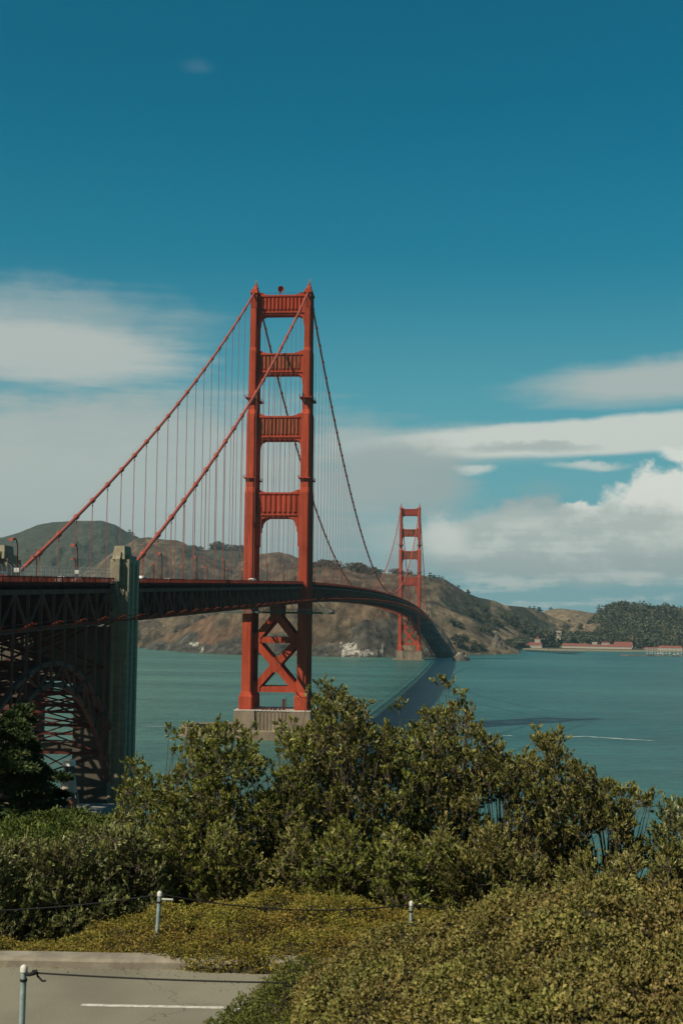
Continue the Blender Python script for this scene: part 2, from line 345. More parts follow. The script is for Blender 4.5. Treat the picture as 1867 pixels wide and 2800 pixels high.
# hills across the water, on a fan of bearings and distances round the viewpoint
def hills():
    US = np.arange(-500, 2400, 3.4); DS = 1890*np.exp(np.linspace(0, math.log(6200/1890.), 390))
    U, D = np.meshgrid(US, DS, indexing='ij')
    yh = 1693.0+.0113*(US-933)
    def zof(v, d): return CAM[2]+(np.interp(US, US, yh)-v)/FPX*d*1.0
    dirs = []
    for u, y in zip(US, yh):
        r = ray(u, y); dirs.append((r[0]/math.hypot(r[0], r[1]), r[1]/math.hypot(r[0], r[1])))
    dirs = np.array(dirs); X = CAM[0]+D*dirs[:, :1]; Y = CAM[1]+D*dirs[:, 1:]
    H = np.full(U.shape, -8.0); layer = np.zeros(U.shape, int)
    # bearing-bent noise for wandering slopes
    n1 = fbm(X*.0016, Y*.0016, 5, 3); gul = ridged(X*.0055+n1*.6, Y*.0028, 6, 11); fine = fbm(X*.02, Y*.02, 5, 5)
    cr_n = fbm(US*.012, US*0, 4, 41)
    def add(idx, crest, dcr, wf, wb, z0=-8.0, p=1.15, gully=.2, z0b=-8.0, rough=1.6, jit=1.2):
        nonlocal H, layer
        us, vs = zip(*crest); v = np.interp(US, us, vs, left=1900, right=1900)+cr_n*jit
        if hasattr(dcr, '__len__'): a, b = zip(*dcr); dd = np.interp(US, a, b)
        else: dd = np.full(US.shape, float(dcr))
        if hasattr(wf, '__len__'): a, b = zip(*wf); wf_ = np.interp(US, a, b)
        else: wf_ = np.full(US.shape, float(wf))
        zc = CAM[2]+(yh-v)/FPX*dd
        zc = zc[:, None]; dd = dd[:, None]; wf_ = wf_[:, None]
        t = np.where(D < dd, (dd-D)/wf_, (D-dd)/wb)
        t = t+.10*n1*np.minimum(1, t*2)
        tt = np.clip(t, 0, 1.6)
        s = np.where(D < dd, 1-tt**p, 1-tt**1.3)
        base = np.where(D < dd, z0, z0b)
        h = base+(zc-base)*s
        env = np.clip(t*4, 0, 1)*np.clip((1.15-t)*3, 0, 1)
        h = h-(1-gul)*gully*np.maximum(zc, 20)*env+fine*rough*(.3+env)
        h = np.where(t > 1.5, -30, h)
        h = np.where(zc < 1.5, -30, h)
        m = h > H; H = np.where(m, h, H); layer = np.where(m, idx, layer)
    # far ridge on the horizon, right
    add(1, [(-500,1690),(1500,1690),(1640,1676),(1867,1673),(2400,1668)], 6000, 1500, 900, jit=.6)
    # dark hill far left
    add(2, [(-500,1530),(-250,1500),(0,1475),(45,1462),(95,1441),(135,1433),(200,1428),(270,1426),(310,1438),(345,1458),(372,1470),(430,1500),(520,1545),(700,1600),(900,1690)], 4700, 1500, 900)
    # brown hill, mid left
    add(3, [(60,1640),(180,1590),(245,1556),(300,1512),(367,1474),(400,1470),(446,1476),(479,1477),(500,1484),(522,1500),(551,1512),(610,1542),(666,1561),(760,1600),(900,1690)], 3650, 1200, 800, gully=.24)
    # wooded ridge
    add(4, [(430,1560),(500,1510),(522,1501),(557,1503),(588,1498),(637,1500),(666,1503),(700,1530),(760,1590),(850,1690)], 4200, 700, 700)
    # hill between the tower legs
    add(5, [(560,1600),(640,1540),(712,1512),(761,1507),(791,1514),(812,1524),(857,1542),(920,1580),(1000,1640)], 4000, 900, 800)
    # headland behind the far tower
    add(6, [(600,1640),(690,1600),(740,1572),(790,1556),(857,1545),(886,1546),(917,1552),(958,1557),(983,1565),(1044,1566),(1087,1568),(1120,1569),(1156,1573),(1184,1580),(1216,1585),(1250,1606),(1273,1620),(1309,1633),(1352,1643),(1380,1655),(1427,1659),(1455,1665),(1482,1674),(1520,1690),(1600,1720)],
        [(600,2900),(900,2850),(1200,2800),(1500,3300)], [(600,760),(1100,700),(1250,640),(1500,520)], 900, gully=.24, rough=3.5)
    # round hill behind the harbour and the wooded hill on the right
    add(7, [(1380,1720),(1450,1684),(1502,1667),(1533,1664),(1584,1669),(1624,1677),(1643,1682),(1700,1700),(1780,1730)], 3700, 750, 700)
    add(8, [(1595,1760),(1622,1725),(1640,1690),(1655,1675),(1675,1665),(1703,1660),(1722,1665),(1761,1667),(1801,1675),(1867,1679),(2000,1682),(2400,1670)], 3350, 480, 600)
    add(9, [(1480,1745),(1540,1722),(1600,1704),(1640,1702),(1668,1712),(1700,1730)], 3150, 260, 400, rough=1)
    # knoll by the marina
    add(10, [(1760,1775),(1800,1752),(1835,1737),(1867,1733),(1950,1725),(2400,1715)], 3000, 200, 300, rough=1)
    # spur with the road above the harbour
    add(11, [(1120,1640),(1180,1650),(1240,1672),(1290,1692),(1305,1703),(1330,1727),(1370,1750),(1400,1764),(1420,1778),(1440,1800)], [(1100,2500),(1300,2480),(1440,2420)], [(1100,420),(1300,240),(1420,120)], 320, gully=.12)
    # orange spur along the shore, left
    add(12, [(-500,1780),(300,1776),(400,1766),(430,1743),(500,1712),(585,1673),(650,1652),(720,1636),(800,1622),(900,1610),(1000,1612),(1060,1640),(1110,1690)],
        [(-500,2700),(385,2500),(600,2290),(1100,2240)], [(-500,200),(385,150),(560,200),(640,235),(1100,225)], 500, p=1.35, gully=.30, rough=4.0)
    # point under the north approach
    add(13, [(830,1790),(900,1735),(1000,1690),(1100,1684),(1190,1699),(1208,1712),(1225,1735),(1240,1765),(1252,1800)],
        [(830,2110),(1000,2120),(1190,2200),(1252,2140)], [(830,75),(1000,110),(1100,110),(1190,200),(1252,100)], 260, p=1.6, gully=.3, rough=3.0)
    # flat harbour land
    rr = np.interp(US, [1250,1400,1445,1867,2400], [2500,2640,2740,2790,2900])[:, None]
    flat = np.where((D > rr) & (U > 1300), 3.2+fine*.4, -30)
    m = (flat > H) & (D < 3600); H = np.where(m, flat, H); layer = np.where(m, 14, layer)
    # ragged rocks at the foot of the cliffs
    rk = ridged(X*.045, Y*.045, 5, 77)
    low = np.clip(1-np.abs(H-4)/16., 0, 1)*np.isin(layer, [12, 13])
    H = H+low*(rk-.45)*18
    crag = ridged(X*.022+n1, Y*.013, 5, 63); H = np.where(np.isin(layer, [12, 13]) & (H > 3), H-(1-crag)*6*np.clip((H-3)/12, 0, 1), H)
    V = np.stack([X, Y, H], -1).reshape(-1, 3); nu, ndd = U.shape
    i = np.arange(nu-1)[:, None]*ndd+np.arange(ndd-1)[None]; F = np.stack([i, i+ndd, i+ndd+1, i+1], -1).reshape(-1, 4)
    keep = (H.reshape(-1)[F].max(1) > -6); F = F[keep]
    used = np.unique(F); rem = np.full(len(V), -1); rem[used] = np.arange(len(used)); F = rem[F]
    me = np_mesh('hills', V[used], F, smooth=True)
    # cover masks
    gx = np.gradient(H, axis=1)/np.gradient(D, axis=1)
    n2 = fbm(X*.004, Y*.004, 6, 91); n3 = fbm(X*.013, Y*.007, 5, 31)
    scrub = np.zeros(U.shape); L_ = layer
    base = {1:1.0,2:.50,3:.10,4:.6,5:.30,6:.24,7:.08,8:.9,9:-.1,10:.1,11:.08,12:.02,13:.05,14:.35,0:0}
    for k, b in base.items(): scrub = np.where(L_ == k, b, scrub)
    scrub = scrub+.75*n2+.35*n3
    scrub = np.where((L_ == 6) & (U > 1265) & (U < 1340), scrub+.35, scrub)
    scrub = np.where((L_ == 6) & (U >= 1340), scrub-.12, scrub)
    scrub = np.where((L_ == 6) & (U > 880) & (U < 1230) & (H > 115), scrub-.3, scrub)
    scrub = np.clip((scrub-.25)*3, 0, 1)
    rock = np.clip((30+26*n3-H)/10., 0, 1)*np.isin(L_, [12, 13])
    rock = np.where((L_ == 13), np.maximum(rock, np.clip((n3+.25)*3, 0, 1)*np.clip((U-850)/60, 0, 1)), rock)
    rock = np.where((L_ == 12) & (H > 14) & (U < 1000) & (n3 < .15), rock*.25, rock)
    earth = np.clip((fbm((U-D*.35)*.012, H*.012, 4, 55)+.42)*2.2, 0, 1)*(L_ == 12)*np.clip(1.15-np.abs(U-560)/430., .25, 1)
    guano = (np.isin(L_, [12, 13]))*(H < 26)*(H > 1)*np.clip((fbm(X*.05, H*.06, 5, 8)+.08)*2.2, 0, .60)*(((U > 500) & (U < 560) & (H < 17)) | ((U > 930) & (U < 1050) & (H < 22)))
    dry = np.where(np.isin(L_, [7, 9]), 1.0, 0)+np.where(L_ == 6, np.clip((U-1225)/90, 0, 1)*.9, 0)+np.where(np.isin(L_, [10, 11]), .45, 0)
    for nm, A in (('dry', dry), ('scrub', scrub), ('rock', rock), ('earth', earth), ('guano', guano)):
        a = me.attributes.new(nm, 'FLOAT', 'POINT'); a.data.foreach_set('value', A.reshape(-1)[used].astype(np.float32))
    m = bpy.data.materials.new('headland'); m.use_nodes = True; t = m.node_tree; b = t.nodes['Principled BSDF']; b.inputs['Roughness'].default_value = .95; b.inputs['Specular IOR Level'].default_value = .1
    n_ = lambda k: t.nodes.new(k)
    geo = n_('ShaderNodeNewGeometry')
    def nz(scale, det, st=(1,1,1)):
        mp = n_('ShaderNodeMapping'); mp.inputs['Scale'].default_value = st; t.links.new(geo.outputs['Position'], mp.inputs[0])
        q = n_('ShaderNodeTexNoise'); q.inputs['Scale'].default_value = scale; q.inputs['Detail'].default_value = det; q.inputs['Roughness'].default_value = .65; t.links.new(mp.outputs[0], q.inputs['Vector']); return q.outputs[0]
    def rampn(f, st):
        cr = n_('ShaderNodeValToRGB'); e = cr.color_ramp.elements; e[0].position = st[0][0]; e[0].color = (*st[0][1], 1); e[1].position = st[-1][0]; e[1].color = (*st[-1][1], 1)
        for p_, c in st[1:-1]: q = e.new(p_); q.color = (*c, 1)
        t.links.new(f, cr.inputs[0]); return cr.outputs[0]
    f1 = nz(.02, 9); f2 = nz(.06, 6, (1,1,.5))
    grass = rampn(f1, [(.36,(.050,.044,.030)), (.5,(.115,.086,.056)), (.62,(.185,.142,.090))])
    scr = rampn(f2, [(.35,(.032,.036,.026)), (.6,(.075,.075,.050))])
    ear = rampn(f2, [(.3,(.08,.052,.034)), (.5,(.15,.088,.053)), (.7,(.21,.135,.085))])
    roc = rampn(f2, [(.35,(.022,.022,.020)), (.52,(.075,.068,.056)), (.7,(.15,.13,.105))])
    def mixa(a, b_, attr, sharp=None, nzz=None):
        at = n_('ShaderNodeAttribute'); at.attribute_name = attr; f = at.outputs['Fac']
        if sharp:
            ma = n_('ShaderNodeMath'); ma.operation = 'MULTIPLY_ADD'; t.links.new(nzz, ma.inputs[0]); ma.inputs[1].default_value = 1.6; ma.inputs[2].default_value = -.8
            mb = n_('ShaderNodeMath'); mb.operation = 'ADD'; t.links.new(ma.outputs[0], mb.inputs[0]); t.links.new(f, mb.inputs[1])
            mr = n_('ShaderNodeMapRange'); mr.inputs[1].default_value = .42; mr.inputs[2].default_value = .58; t.links.new(mb.outputs[0], mr.inputs[0]); f = mr.outputs[0]
        mx = n_('ShaderNodeMix'); mx.data_type = 'RGBA'; t.links.new(f, mx.inputs[0]); t.links.new(a, mx.inputs[6])
        if isinstance(b_, tuple): mx.inputs[7].default_value = (*b_, 1)
        else: t.links.new(b_, mx.inputs[7])
        return mx.outputs[2]
    dryc = rampn(f1, [(.34,(.13,.10,.062)), (.5,(.225,.172,.11)), (.64,(.30,.235,.155))]); c = mixa(grass, dryc, 'dry'); c = mixa(c, ear, 'earth')
    stk = nz(.09, 8, (1,.22,.4)); mrs = n_('ShaderNodeMapRange'); mrs.inputs[1].default_value = .36; mrs.inputs[2].default_value = .64; mrs.inputs[3].default_value = .55; mrs.inputs[4].default_value = 1.25; t.links.new(stk, mrs.inputs[0])
    mst = n_('ShaderNodeMix'); mst.data_type = 'RGBA'; mst.blend_type = 'MULTIPLY'; mst.inputs[0].default_value = 1; t.links.new(c, mst.inputs[6]); t.links.new(mrs.outputs[0], mst.inputs[7]); c = mst.outputs[2]; c = mixa(c, scr, 'scrub', True, f1); c = mixa(c, roc, 'rock', True, f2); c = mixa(c, (.44,.42,.37), 'guano', True, nz(.30, 8))
    t.links.new(c, b.inputs['Base Color'])
    bp = n_('ShaderNodeBump'); bp.inputs['Strength'].default_value = 1; bp.inputs['Distance'].default_value = 12
    t.links.new(nz(.035, 9, (1,1,.6)), bp.inputs['Height']); t.links.new(bp.outputs[0], b.inputs['Normal'])
    o = link_mesh('hills', me, m); tag(o, 'brown grassy headlands and dark scrub hills across the strait', kind='structure')
    def hz(u, d):
        iu = int(np.clip(round((u-US[0])/3.4), 0, len(US)-1)); idd = int(np.clip(np.searchsorted(DS, d), 0, len(DS)-1)); return float(H[iu, idd])
    def crest_d(u, lay=None):
        """distance of the skyline for a bearing"""
        iu = int(np.clip(round((u-US[0])/3.4), 0, len(US)-1)); a = (H[iu]-CAM[2])/DS
        if lay: a = np.where(np.isin(layer[iu], lay), a, -9)
        return float(DS[int(a.argmax())])
    return hz, crest_d
HZ, CREST = hills()
def on_hill(u, d):
    r = ray(u, 1693+.0113*(u-933)); k = d/math.hypot(r[0], r[1]); return (CAM[0]+r[0]*k, CAM[1]+r[1]*k, HZ(u, d))

# near land: overlook slope and fort point flat
def near_ground(x, y):
    """height of the near land"""
    f = (y-CAM[1])*math.cos(YAW)+(x-CAM[0])*math.sin(YAW)      # metres ahead of the viewpoint
    s = (x-CAM[0])*math.cos(YAW)-(y-CAM[1])*math.sin(YAW)
    z = np.where(f < 23.2, 52.36, 52.36-(f-23.2)*.235)
    z = np.where(f > 42, 47.94-(f-42)*.60, z)
    z = z+fbm(x*.09, y*.09, 4, 21)*np.clip((f-30)/10, 0, 1.2)
    fort = 3.2+fbm(x*.05, y*.05, 3, 5)*.3
    inside = (x < 24) & (y < -325)
    z = np.where(inside, np.maximum(z, fort), np.maximum(z, -6.0))
    return z
def near_land():
    xs = np.concatenate([np.arange(-260, 60, 6), np.arange(60, 150, 1.1), np.arange(150, 420, 8)]); ys = np.concatenate([np.arange(-760, -660, 6), np.arange(-660, -560, 1.1), np.arange(-560, -300, 4)])
    X, Y = np.meshgrid(xs, ys, indexing='ij'); Z = near_ground(X, Y)
    # keep the ground under the road sheet
    V = np.stack([X, Y, Z], -1).reshape(-1, 3); n = len(ys); i = np.arange(len(xs)-1)[:, None]*n+np.arange(n-1)[None]
    F = np.stack([i, i+n, i+n+1, i+1], -1).reshape(-1, 4)
    keep = Z.reshape(-1)[F].max(1) > -5.5; F = F[keep]; used = np.unique(F); rem = np.full(len(V), -1); rem[used] = np.arange(len(used))
    me = np_mesh('ground', V[used], rem[F], True)
    m = mat('slope_earth', (.085,.068,.042), .95, .3, .8, c2=(.03,.032,.018), bump=1, bscale=3)
    tag(link_mesh('ground', me, m), 'dark earth slope below the overlook', kind='structure')
near_land()
exec_fg = None

# ================================================================= SUSPENSION BRIDGE
def rail_z(y):
    if y < 0: return 76.7+.0273*y
    if y > 1280: return 76.7-.0273*(y-1280)
    t = (y-640)/640.0; return 76.7+6.8*(1-t*t)
def deck_z(y): return rail_z(y)-1.35
def cab_z(y):
    if y < 0: return 225.4+.566*y+.000293*y*y
    if y > 1280: s = y-1280; return 225.4-.566*s+.000293*s*s
    t = (y-640)/640.0; return 84.6+(225.4-84.6)*t*t
bridge = empty('suspension_bridge', (0,0,0)); tag(bridge, 'long orange red suspension bridge with two tall portal towers crossing the strait', 'bridge')
Y0, Y1 = -450.0, 1710.0
def strip(y0, y1, step, x0, x1, za, zb, mb):
    ys = np.arange(y0, y1+.01, step)
    for a, b in zip(ys[:-1], ys[1:]):
        z = rail_z(a); w = rail_z(b)
        mb.add([(x0,a,z+za),(x1,a,z+za),(x1,a,z+zb),(x0,a,z+zb),(x0,b,w+za),(x1,b,w+za),(x1,b,w+zb),(x0,b,w+zb)],
               [(0,1,2,3),(7,6,5,4),(0,4,5,1),(1,5,6,2),(2,6,7,3),(3,7,4,0)])
P = 7.62
mb = MB(); strip(Y0, Y1, P, -9.3, 9.3, -1.75, -1.38, mb); mb.build('roadway', M['asphalt'], bridge)
for sx in (-1, 1):
    mb = MB(); strip(Y0, Y1, P, min(sx*9.35, sx*13.9), max(sx*9.35, sx*13.9), -1.9, -1.2, mb); mb.build('sidewalk', M['steel_d'], bridge)
    # railing: posts, rails, close pickets as a thin pierced band
    mb = MB(); xr = sx*13.75
    strip(Y0, Y1, P, xr-.06, xr+.06, -.10, 0, mb); strip(Y0, Y1, P, xr-.05, xr+.05, -1.17, -1.07, mb)
    for y in np.arange(Y0, Y1, P/2): z = rail_z(y); mb.box(xr-.09, xr+.09, y-.12, y+.12, z-1.2, z+.06)
    for y in np.arange(Y0, Y1, .34 if sx > 0 else .5):
        z = rail_z(y); q = .085 if sx > 0 else .12
        mb.add([(xr-.02,y-q,z-1.08),(xr-.02,y+q,z-1.08),(xr-.02,y+q,z-.09),(xr-.02,y-q,z-.09),(xr+.02,y-q,z-1.08),(xr+.02,y+q,z-1.08),(xr+.02,y+q,z-.09),(xr+.02,y-q,z-.09)],
               [(0,1,2,3),(7,6,5,4),(1,5,6,2),(3,7,4,0)])
    mb.build('railing', M['rail'], bridge, fix=False)
    # fascia ledge under the walk with outrigger brackets
    mb = MB(); xo = sx*14.1
    strip(Y0, Y1, P, min(xo, xo-sx*.35), max(xo, xo-sx*.35), -1.62, -1.35, mb)
    for y in np.arange(Y0, Y1, P): z = rail_z(y); mb.bar((sx*13.9,y,z-1.75), (sx*12.9,y,z-2.9), .25, .3); mb.box(sx*13.6-.3, sx*13.6+.3, y-.15, y+.15, z-2.2, z-1.9)
    mb.build('fascia', M['steel_d'], bridge, fix=False)
# stiffening trusses
TT, TB = -3.1, -10.3
for sx in (-1, 1):
    mb = MB(); xt = sx*13.3
    k = 0
    ys = np.arange(Y0, Y1, P)
    for a in ys:
        b = a+P; za, zb = rail_z(a), rail_z(b)
        mb.bar((xt,a,za+TT), (xt,b,zb+TT), .75, .95); mb.bar((xt,a,za+TB), (xt,b,zb+TB), .75, .85)
        mb.bar((xt,a,za+TT), (xt,a,za+TB), .45, .55, (1,0,0))
        if k % 2: mb.bar((xt,a,za+TT), (xt,b,zb+TB), .40, .5, (1,0,0))
        else: mb.bar((xt,a,za+TB), (xt,b,zb+TT), .40, .5, (1,0,0))
        k += 1
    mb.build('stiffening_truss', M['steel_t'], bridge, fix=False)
mb = MB(); k = 0
for a in np.arange(Y0, Y1, P):
    za, zb = rail_z(a), rail_z(a+P)
    mb.box(-13.2, 13.2, a-.22, a+.22, za-4.9, za-2.0)                       # floor beam
    mb.box(-13.2, 13.2, a-.2, a+.2, za+TB-.1, za+TB+.5)
    mb.bar((-13.2,a,za+TB), (0,a,za-4.2), .8, .35, (0,1,0)); mb.bar((13.2,a,za+TB), (0,a,za-4.2), .8, .35, (0,1,0)); mb.bar((-13.2,a,za-4.6), (0,a,za+TB+.3), .7, .3, (0,1,0)); mb.bar((13.2,a,za-4.6), (0,a,za+TB+.3), .7, .3, (0,1,0))
    [mb.bar((q,a,za-4.2), (q,a,za+TB), .6, .3, (0,1,0)) for q in (-10,-6.6,-3.3,0,3.3,6.6,10)]
    s = 1 if k % 2 else -1; k += 1
    mb.bar((-13.2*s,a,za+TB), (13.2*s,a+P,zb+TB), .35, .4)                 # bottom lateral
    mb.bar((-8,a,za-2.2), (-8,a+P,zb-2.2), .4, .8); mb.bar((0,a,za-2.2), (0,a+P,zb-2.2), .4, .8); mb.bar((8,a,za-2.2), (8,a+P,zb-2.2), .4, .8)
    mb.bar((-4.5,a,za+TB+.4), (-4.5,a+P,zb+TB+.4), .9, .3); mb.bar((4.5,a,za+TB+.4), (4.5,a+P,zb+TB+.4), .9, .3)
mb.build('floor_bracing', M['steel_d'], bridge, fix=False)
# safety net arms just above the bottom chord, both sides
for sx in (-1, 1):
    mb = MB(); nb = MB()
    for y in np.arange(-440, 1700, 15.24):
        z = rail_z(y)+TB+1.5; mb.bar((sx*13.7,y,z-1.0), (sx*18.6,y+.3,z-1.0), .2, .28); mb.bar((sx*18.6,y+.3,z-1.0), (sx*20.4,y+3.4,z+.3), .34, .42); mb.bar((sx*20.4,y+3.4,z+.3), (sx*21.0,y+3.6,z+.35), .2, .25)
    strip(-440, 1700, 15.24, min(sx*20.9,sx*21.0), max(sx*20.9,sx*21.0), TB+1.75, TB+1.88, nb); strip(-440, 1700, 15.24, min(sx*18.5,sx*18.6), max(sx*18.5,sx*18.6), TB+.4, TB+.52, nb)
    o = mb.build('net_arm', M['steel'], bridge, fix=False); o['kind'] = 'stuff'
    nb.build('net_cable', M['steel_d'], bridge, fix=False)

# towers
def leg_ring(cx, cy, w, d, z, nx=.38, ny=1.1):
    x = w/2; y = d/2; nx = min(nx, w*.12)
    return [(cx+a, cy+b, z) for a, b in ((-x+nx,-y),(x-nx,-y),(x-nx,-y+.35),(x,-y+.35),(x,-y+ny+1.2),(x-.3,-y+ny+1.2),(x-.3,y-ny-1.2),(x,y-ny-1.2),(x,y-.35),(x-nx,y-.35),(x-nx,y),(-x+nx,y),(-x+nx,y-.35),(-x,y-.35),(-x,y-ny-1.2),(-x+.3,y-ny-1.2),(-x+.3,-y+ny+1.2),(-x,-y+ny+1.2),(-x,-y+.35),(-x+nx,-y+.35))]
SECT = [(13.4,6.7,23),(19.8,6.7,23),(21.4,5.2,21.6),(22.2,4.75,21),(120.6,4.6,20.4),(123.2,4.35,18.6),(160.2,4.3,18.0),(162.6,3.75,15.4),(192.6,3.6,14.6),(194.4,3.25,13),(221.0,3.1,12.6),(222.5,3.1,12.6)]
STRUTS = [(213.1,221.9,3.3,'steel',11.9),(182.5,191.8,3.8,'worn',11.75),(149.1,159.5,5.5,'worn',11.55),(109.8,120.9,6.3,'steel',11.45)]
def tower(ty):
    T = empty('tower', (0,ty,0), parent=bridge)
    for sx in (-1, 1):
        mb = MB(); mb.loft([leg_ring(sx*13.7, 0, w, d, z) for z, w, d in SECT])
        # plate seams as thin proud bands
        for z in (128.0, 168.5):
            mb.box(sx*13.7-3.1, sx*13.7+3.1, -10.6 if z < 150 else -10.1, 10.6 if z < 150 else 10.1, z-.35, z)   # inspection gallery deck
        leg = mb.build('leg', M['steel'], T)
        for z, hd, zb in ((128.0, 10.6, 123.5), (168.5, 10.1, 163.5)):
            g = MB()
            for q in (-1, 1):
                g.box(sx*13.7-3.1, sx*13.7+3.1, q*hd-.05, q*hd+.05, z+1.0, z+1.1)
                for xx in np.linspace(-3, 3, 5): g.box(sx*13.7+xx-.05, sx*13.7+xx+.05, q*hd-.05, q*hd+.05, z, z+1.05)
                g.box(sx*13.7+q*3.1-.05, sx*13.7+q*3.1+.05, -hd, hd, z+1.0, z+1.1)
                for yy in np.linspace(-hd, hd, 9): g.box(sx*13.7+q*3.1-.05, sx*13.7+q*3.1+.05, yy-.05, yy+.05, z, z+1.05)
            # ladder on the inner face
            xx = sx*(13.7-3.05)
            for yy in (-8.2, -7.6): g.box(xx-.04, xx+.04, yy-.04, yy+.04, zb, zb+5.2)
            for i in range(10): g.box(xx-.04, xx+.04, -8.2, -7.6, zb+.4+i*.5, zb+.46+i*.5)
            g.build('gallery_railing', M['steel_d'], leg)
        # saddle housing: stepped, fluted, with a small beacon cage
        s = MB(); x0 = sx*13.7
        for i in range(5): s.box(x0-1.55+i*.68, x0-1.2+i*.68, -6.55, -6.25, 214.8, 221.2); s.box(x0-1.55+i*.68, x0-1.2+i*.68, 6.25, 6.55, 214.8, 221.2)
        s.box(x0-1.9, x0+1.9, -6.9, 6.9, 222.2, 223.2); s.box(x0-1.5, x0+1.5, -5.4, 5.4, 223.2, 224.6)
        s.loft([[(x0-.95,-4.4,224.6),(x0+.95,-4.4,224.6),(x0+.95,4.4,224.6),(x0-.95,4.4,224.6)],[(x0-.8,-2.2,226.9),(x0+.8,-2.2,226.9),(x0+.8,2.2,226.9),(x0-.8,2.2,226.9)]])
        s.box(x0-.65, x0+.65, -.8, .8, 226.9, 228.2)
        s.build('saddle_housing', M['steel'], T)
        b = MB()
        for xx in (-.6, .6):
            for yy in (-.6, .6): b.box(x0+xx-.06, x0+xx+.06, yy-.06, yy+.06, 228.2, 230.6)
        for zz in (229.3, 230.5): b.box(x0-.66, x0+.66, -.66, -.54, zz, zz+.12); b.box(x0-.66, x0+.66, .54, .66, zz, zz+.12); b.box(x0-.66, x0-.54, -.54, .54, zz, zz+.12); b.box(x0+.54, x0+.66, -.54, .54, zz, zz+.12)
        b.tube([(x0,0,228.2),(x0,0,229.6)], .3, 8)
        b.build('beacon_light', M['grey'], T)
    for i, (z0, z1, hy, mk, xi) in enumerate(STRUTS):
        mb = MB(); big = i == 3
        if big: br = [(5.4,0),(5.4,.5),(4.2,.7),(3.6,1.3),(2.9,2.2),(2.5,3.0),(2.2,4.6),(1.8,4.9),(1.7,7.0),(1.3,7.4),(1.2,10.6),(1.0,11),(1.0,14.3),(.5,14.8),(0,14.8)]
        else: br = [(3.0,0),(3.0,.35),(1.9,.6),(1.25,1.2),(.95,2.0),(.7,3.2),(.55,5.0),(.35,5.6),(0,5.9)]
        zb = z0-1.4
        top = [(-xi,z1+1.4),(-xi+2.4,z1+1.2),(-xi+2.7,z1+.5),(-xi+4.6,z1+.3),(-xi+4.8,z1),(xi-4.8,z1),(xi-4.6,z1+.3),(xi-2.7,z1+.5),(xi-2.4,z1+1.2),(xi,z1+1.4)]
        bot = [(xi-a, zb-b) for a, b in br[::-1]]+[(-xi+a, zb-b) for a, b in br]
        mb.prism(top+bot, 'y', -hy, hy)
        s = mb.build('portal_strut', M['steel'], T)
        # cornice, sill and pleated panel, both faces
        for q in (-1, 1):
            c = MB(); f0, f1 = sorted((q*hy, q*(hy+.55)))
            c.box(-xi+.02, xi-.02, f0, f1, z1-.9, z1-.25); c.box(-xi+.02, xi-.02, f0, f1, z0-.5, z0+.1)
            if big: c.box(-xi+.3, -xi+.9, f0, f1-.2*q if q > 0 else f1, z0-14, z0-.6); c.box(xi-.9, xi-.3, f0, f1, z0-14, z0-.6)
            c.build('cornice', M['steel'], s)
            p = MB(); npl = 11 if not big else 8; w = 2*(xi-1.2)/npl
            for j in range(npl):
                xa = -xi+1.2+j*w; za, zc = z0+1.3, z1-1.7
                pts = [(xa, q*(hy+.02)),(xa+.12*w, q*(hy+.75)),(xa+.5*w, q*(hy+.75)),(xa+.88*w, q*(hy+.02))]
                n = 4; vs = [(a, b, za) for a, b in pts]+[(a, b, zc) for a, b in pts]
                vs[1] = (vs[1][0], vs[1][1], za+.0); p.add(vs, [(0,1,5,4),(1,2,6,5),(2,3,7,6),(3,0,4,7),(0,3,2,1),(4,5,6,7)])
            p.build('pleated_panel', M[mk], s)
    # bracing under the roadway: two lozenges
    mb = MB(); hy = 7.0
    def br(a, b, w=1.7): 
        a = np.array((a[0],0,a[1]), float); b = np.array((b[0],0,b[1]), float); d = (b-a)/np.linalg.norm(b-a); n = np.array((-d[2],0,d[0]))
        mb.prism([( (a+n*w)[0],(a+n*w)[2]),((b+n*w)[0],(b+n*w)[2]),((b-n*w)[0],(b-n*w)[2]),((a-n*w)[0],(a-n*w)[2])], 'y', -hy+.05*len(mb.v)/80, hy-.05*len(mb.v)/80)
    for sx in (-1, 1):
        br((sx*10.2,47.6),(0,60.0)); br((sx*10.6,47.0),(0,35.0)); br((0,35.6),(sx*10.6,23.2))
        mb.prism([(sx*11.4,52.0),(sx*7.5,47.6),(sx*7.5,46.6),(sx*11.4,41.8)], 'y', -hy-.1, hy+.1)
        mb.prism([(sx*11.4,28.0),(sx*7.6,24.4),(sx*7.6,22.0),(sx*9.4,22.0),(sx*11.4,20.2)], 'y', -hy-.1, hy+.1)
    mb.prism([(-3.0,65.5),(-3.0,60.2),(-1.1,57.0),(1.1,57.0),(3.0,60.2),(3.0,65.5)], 'y', -hy-.12, hy+.12)
    mb.prism([(-2.9,36.6),(-2.9,33.9),(-1.2,31.6),(1.2,31.6),(2.9,33.9),(2.9,36.6),(1.2,39.0),(-1.2,39.0)], 'y', -hy-.12, hy+.12)
    mb.build('cross_brace', M['steel'], T)
    for z0, z1 in ((46.0,49.0),(21.9,24.7)):
        mb = MB(); mb.box(-7.52, 7.52, -6.6, 6.6, z0, z1); mb.build('lower_strut', M['steel'], T)
    mb = MB(); mb.box(-11.4, 11.4, -7.6, 7.6, 66.5, 69.3); mb.build('lower_strut', M['steel_d'], T)
    return T
tS = tower(0); tN = tower(1280.2)
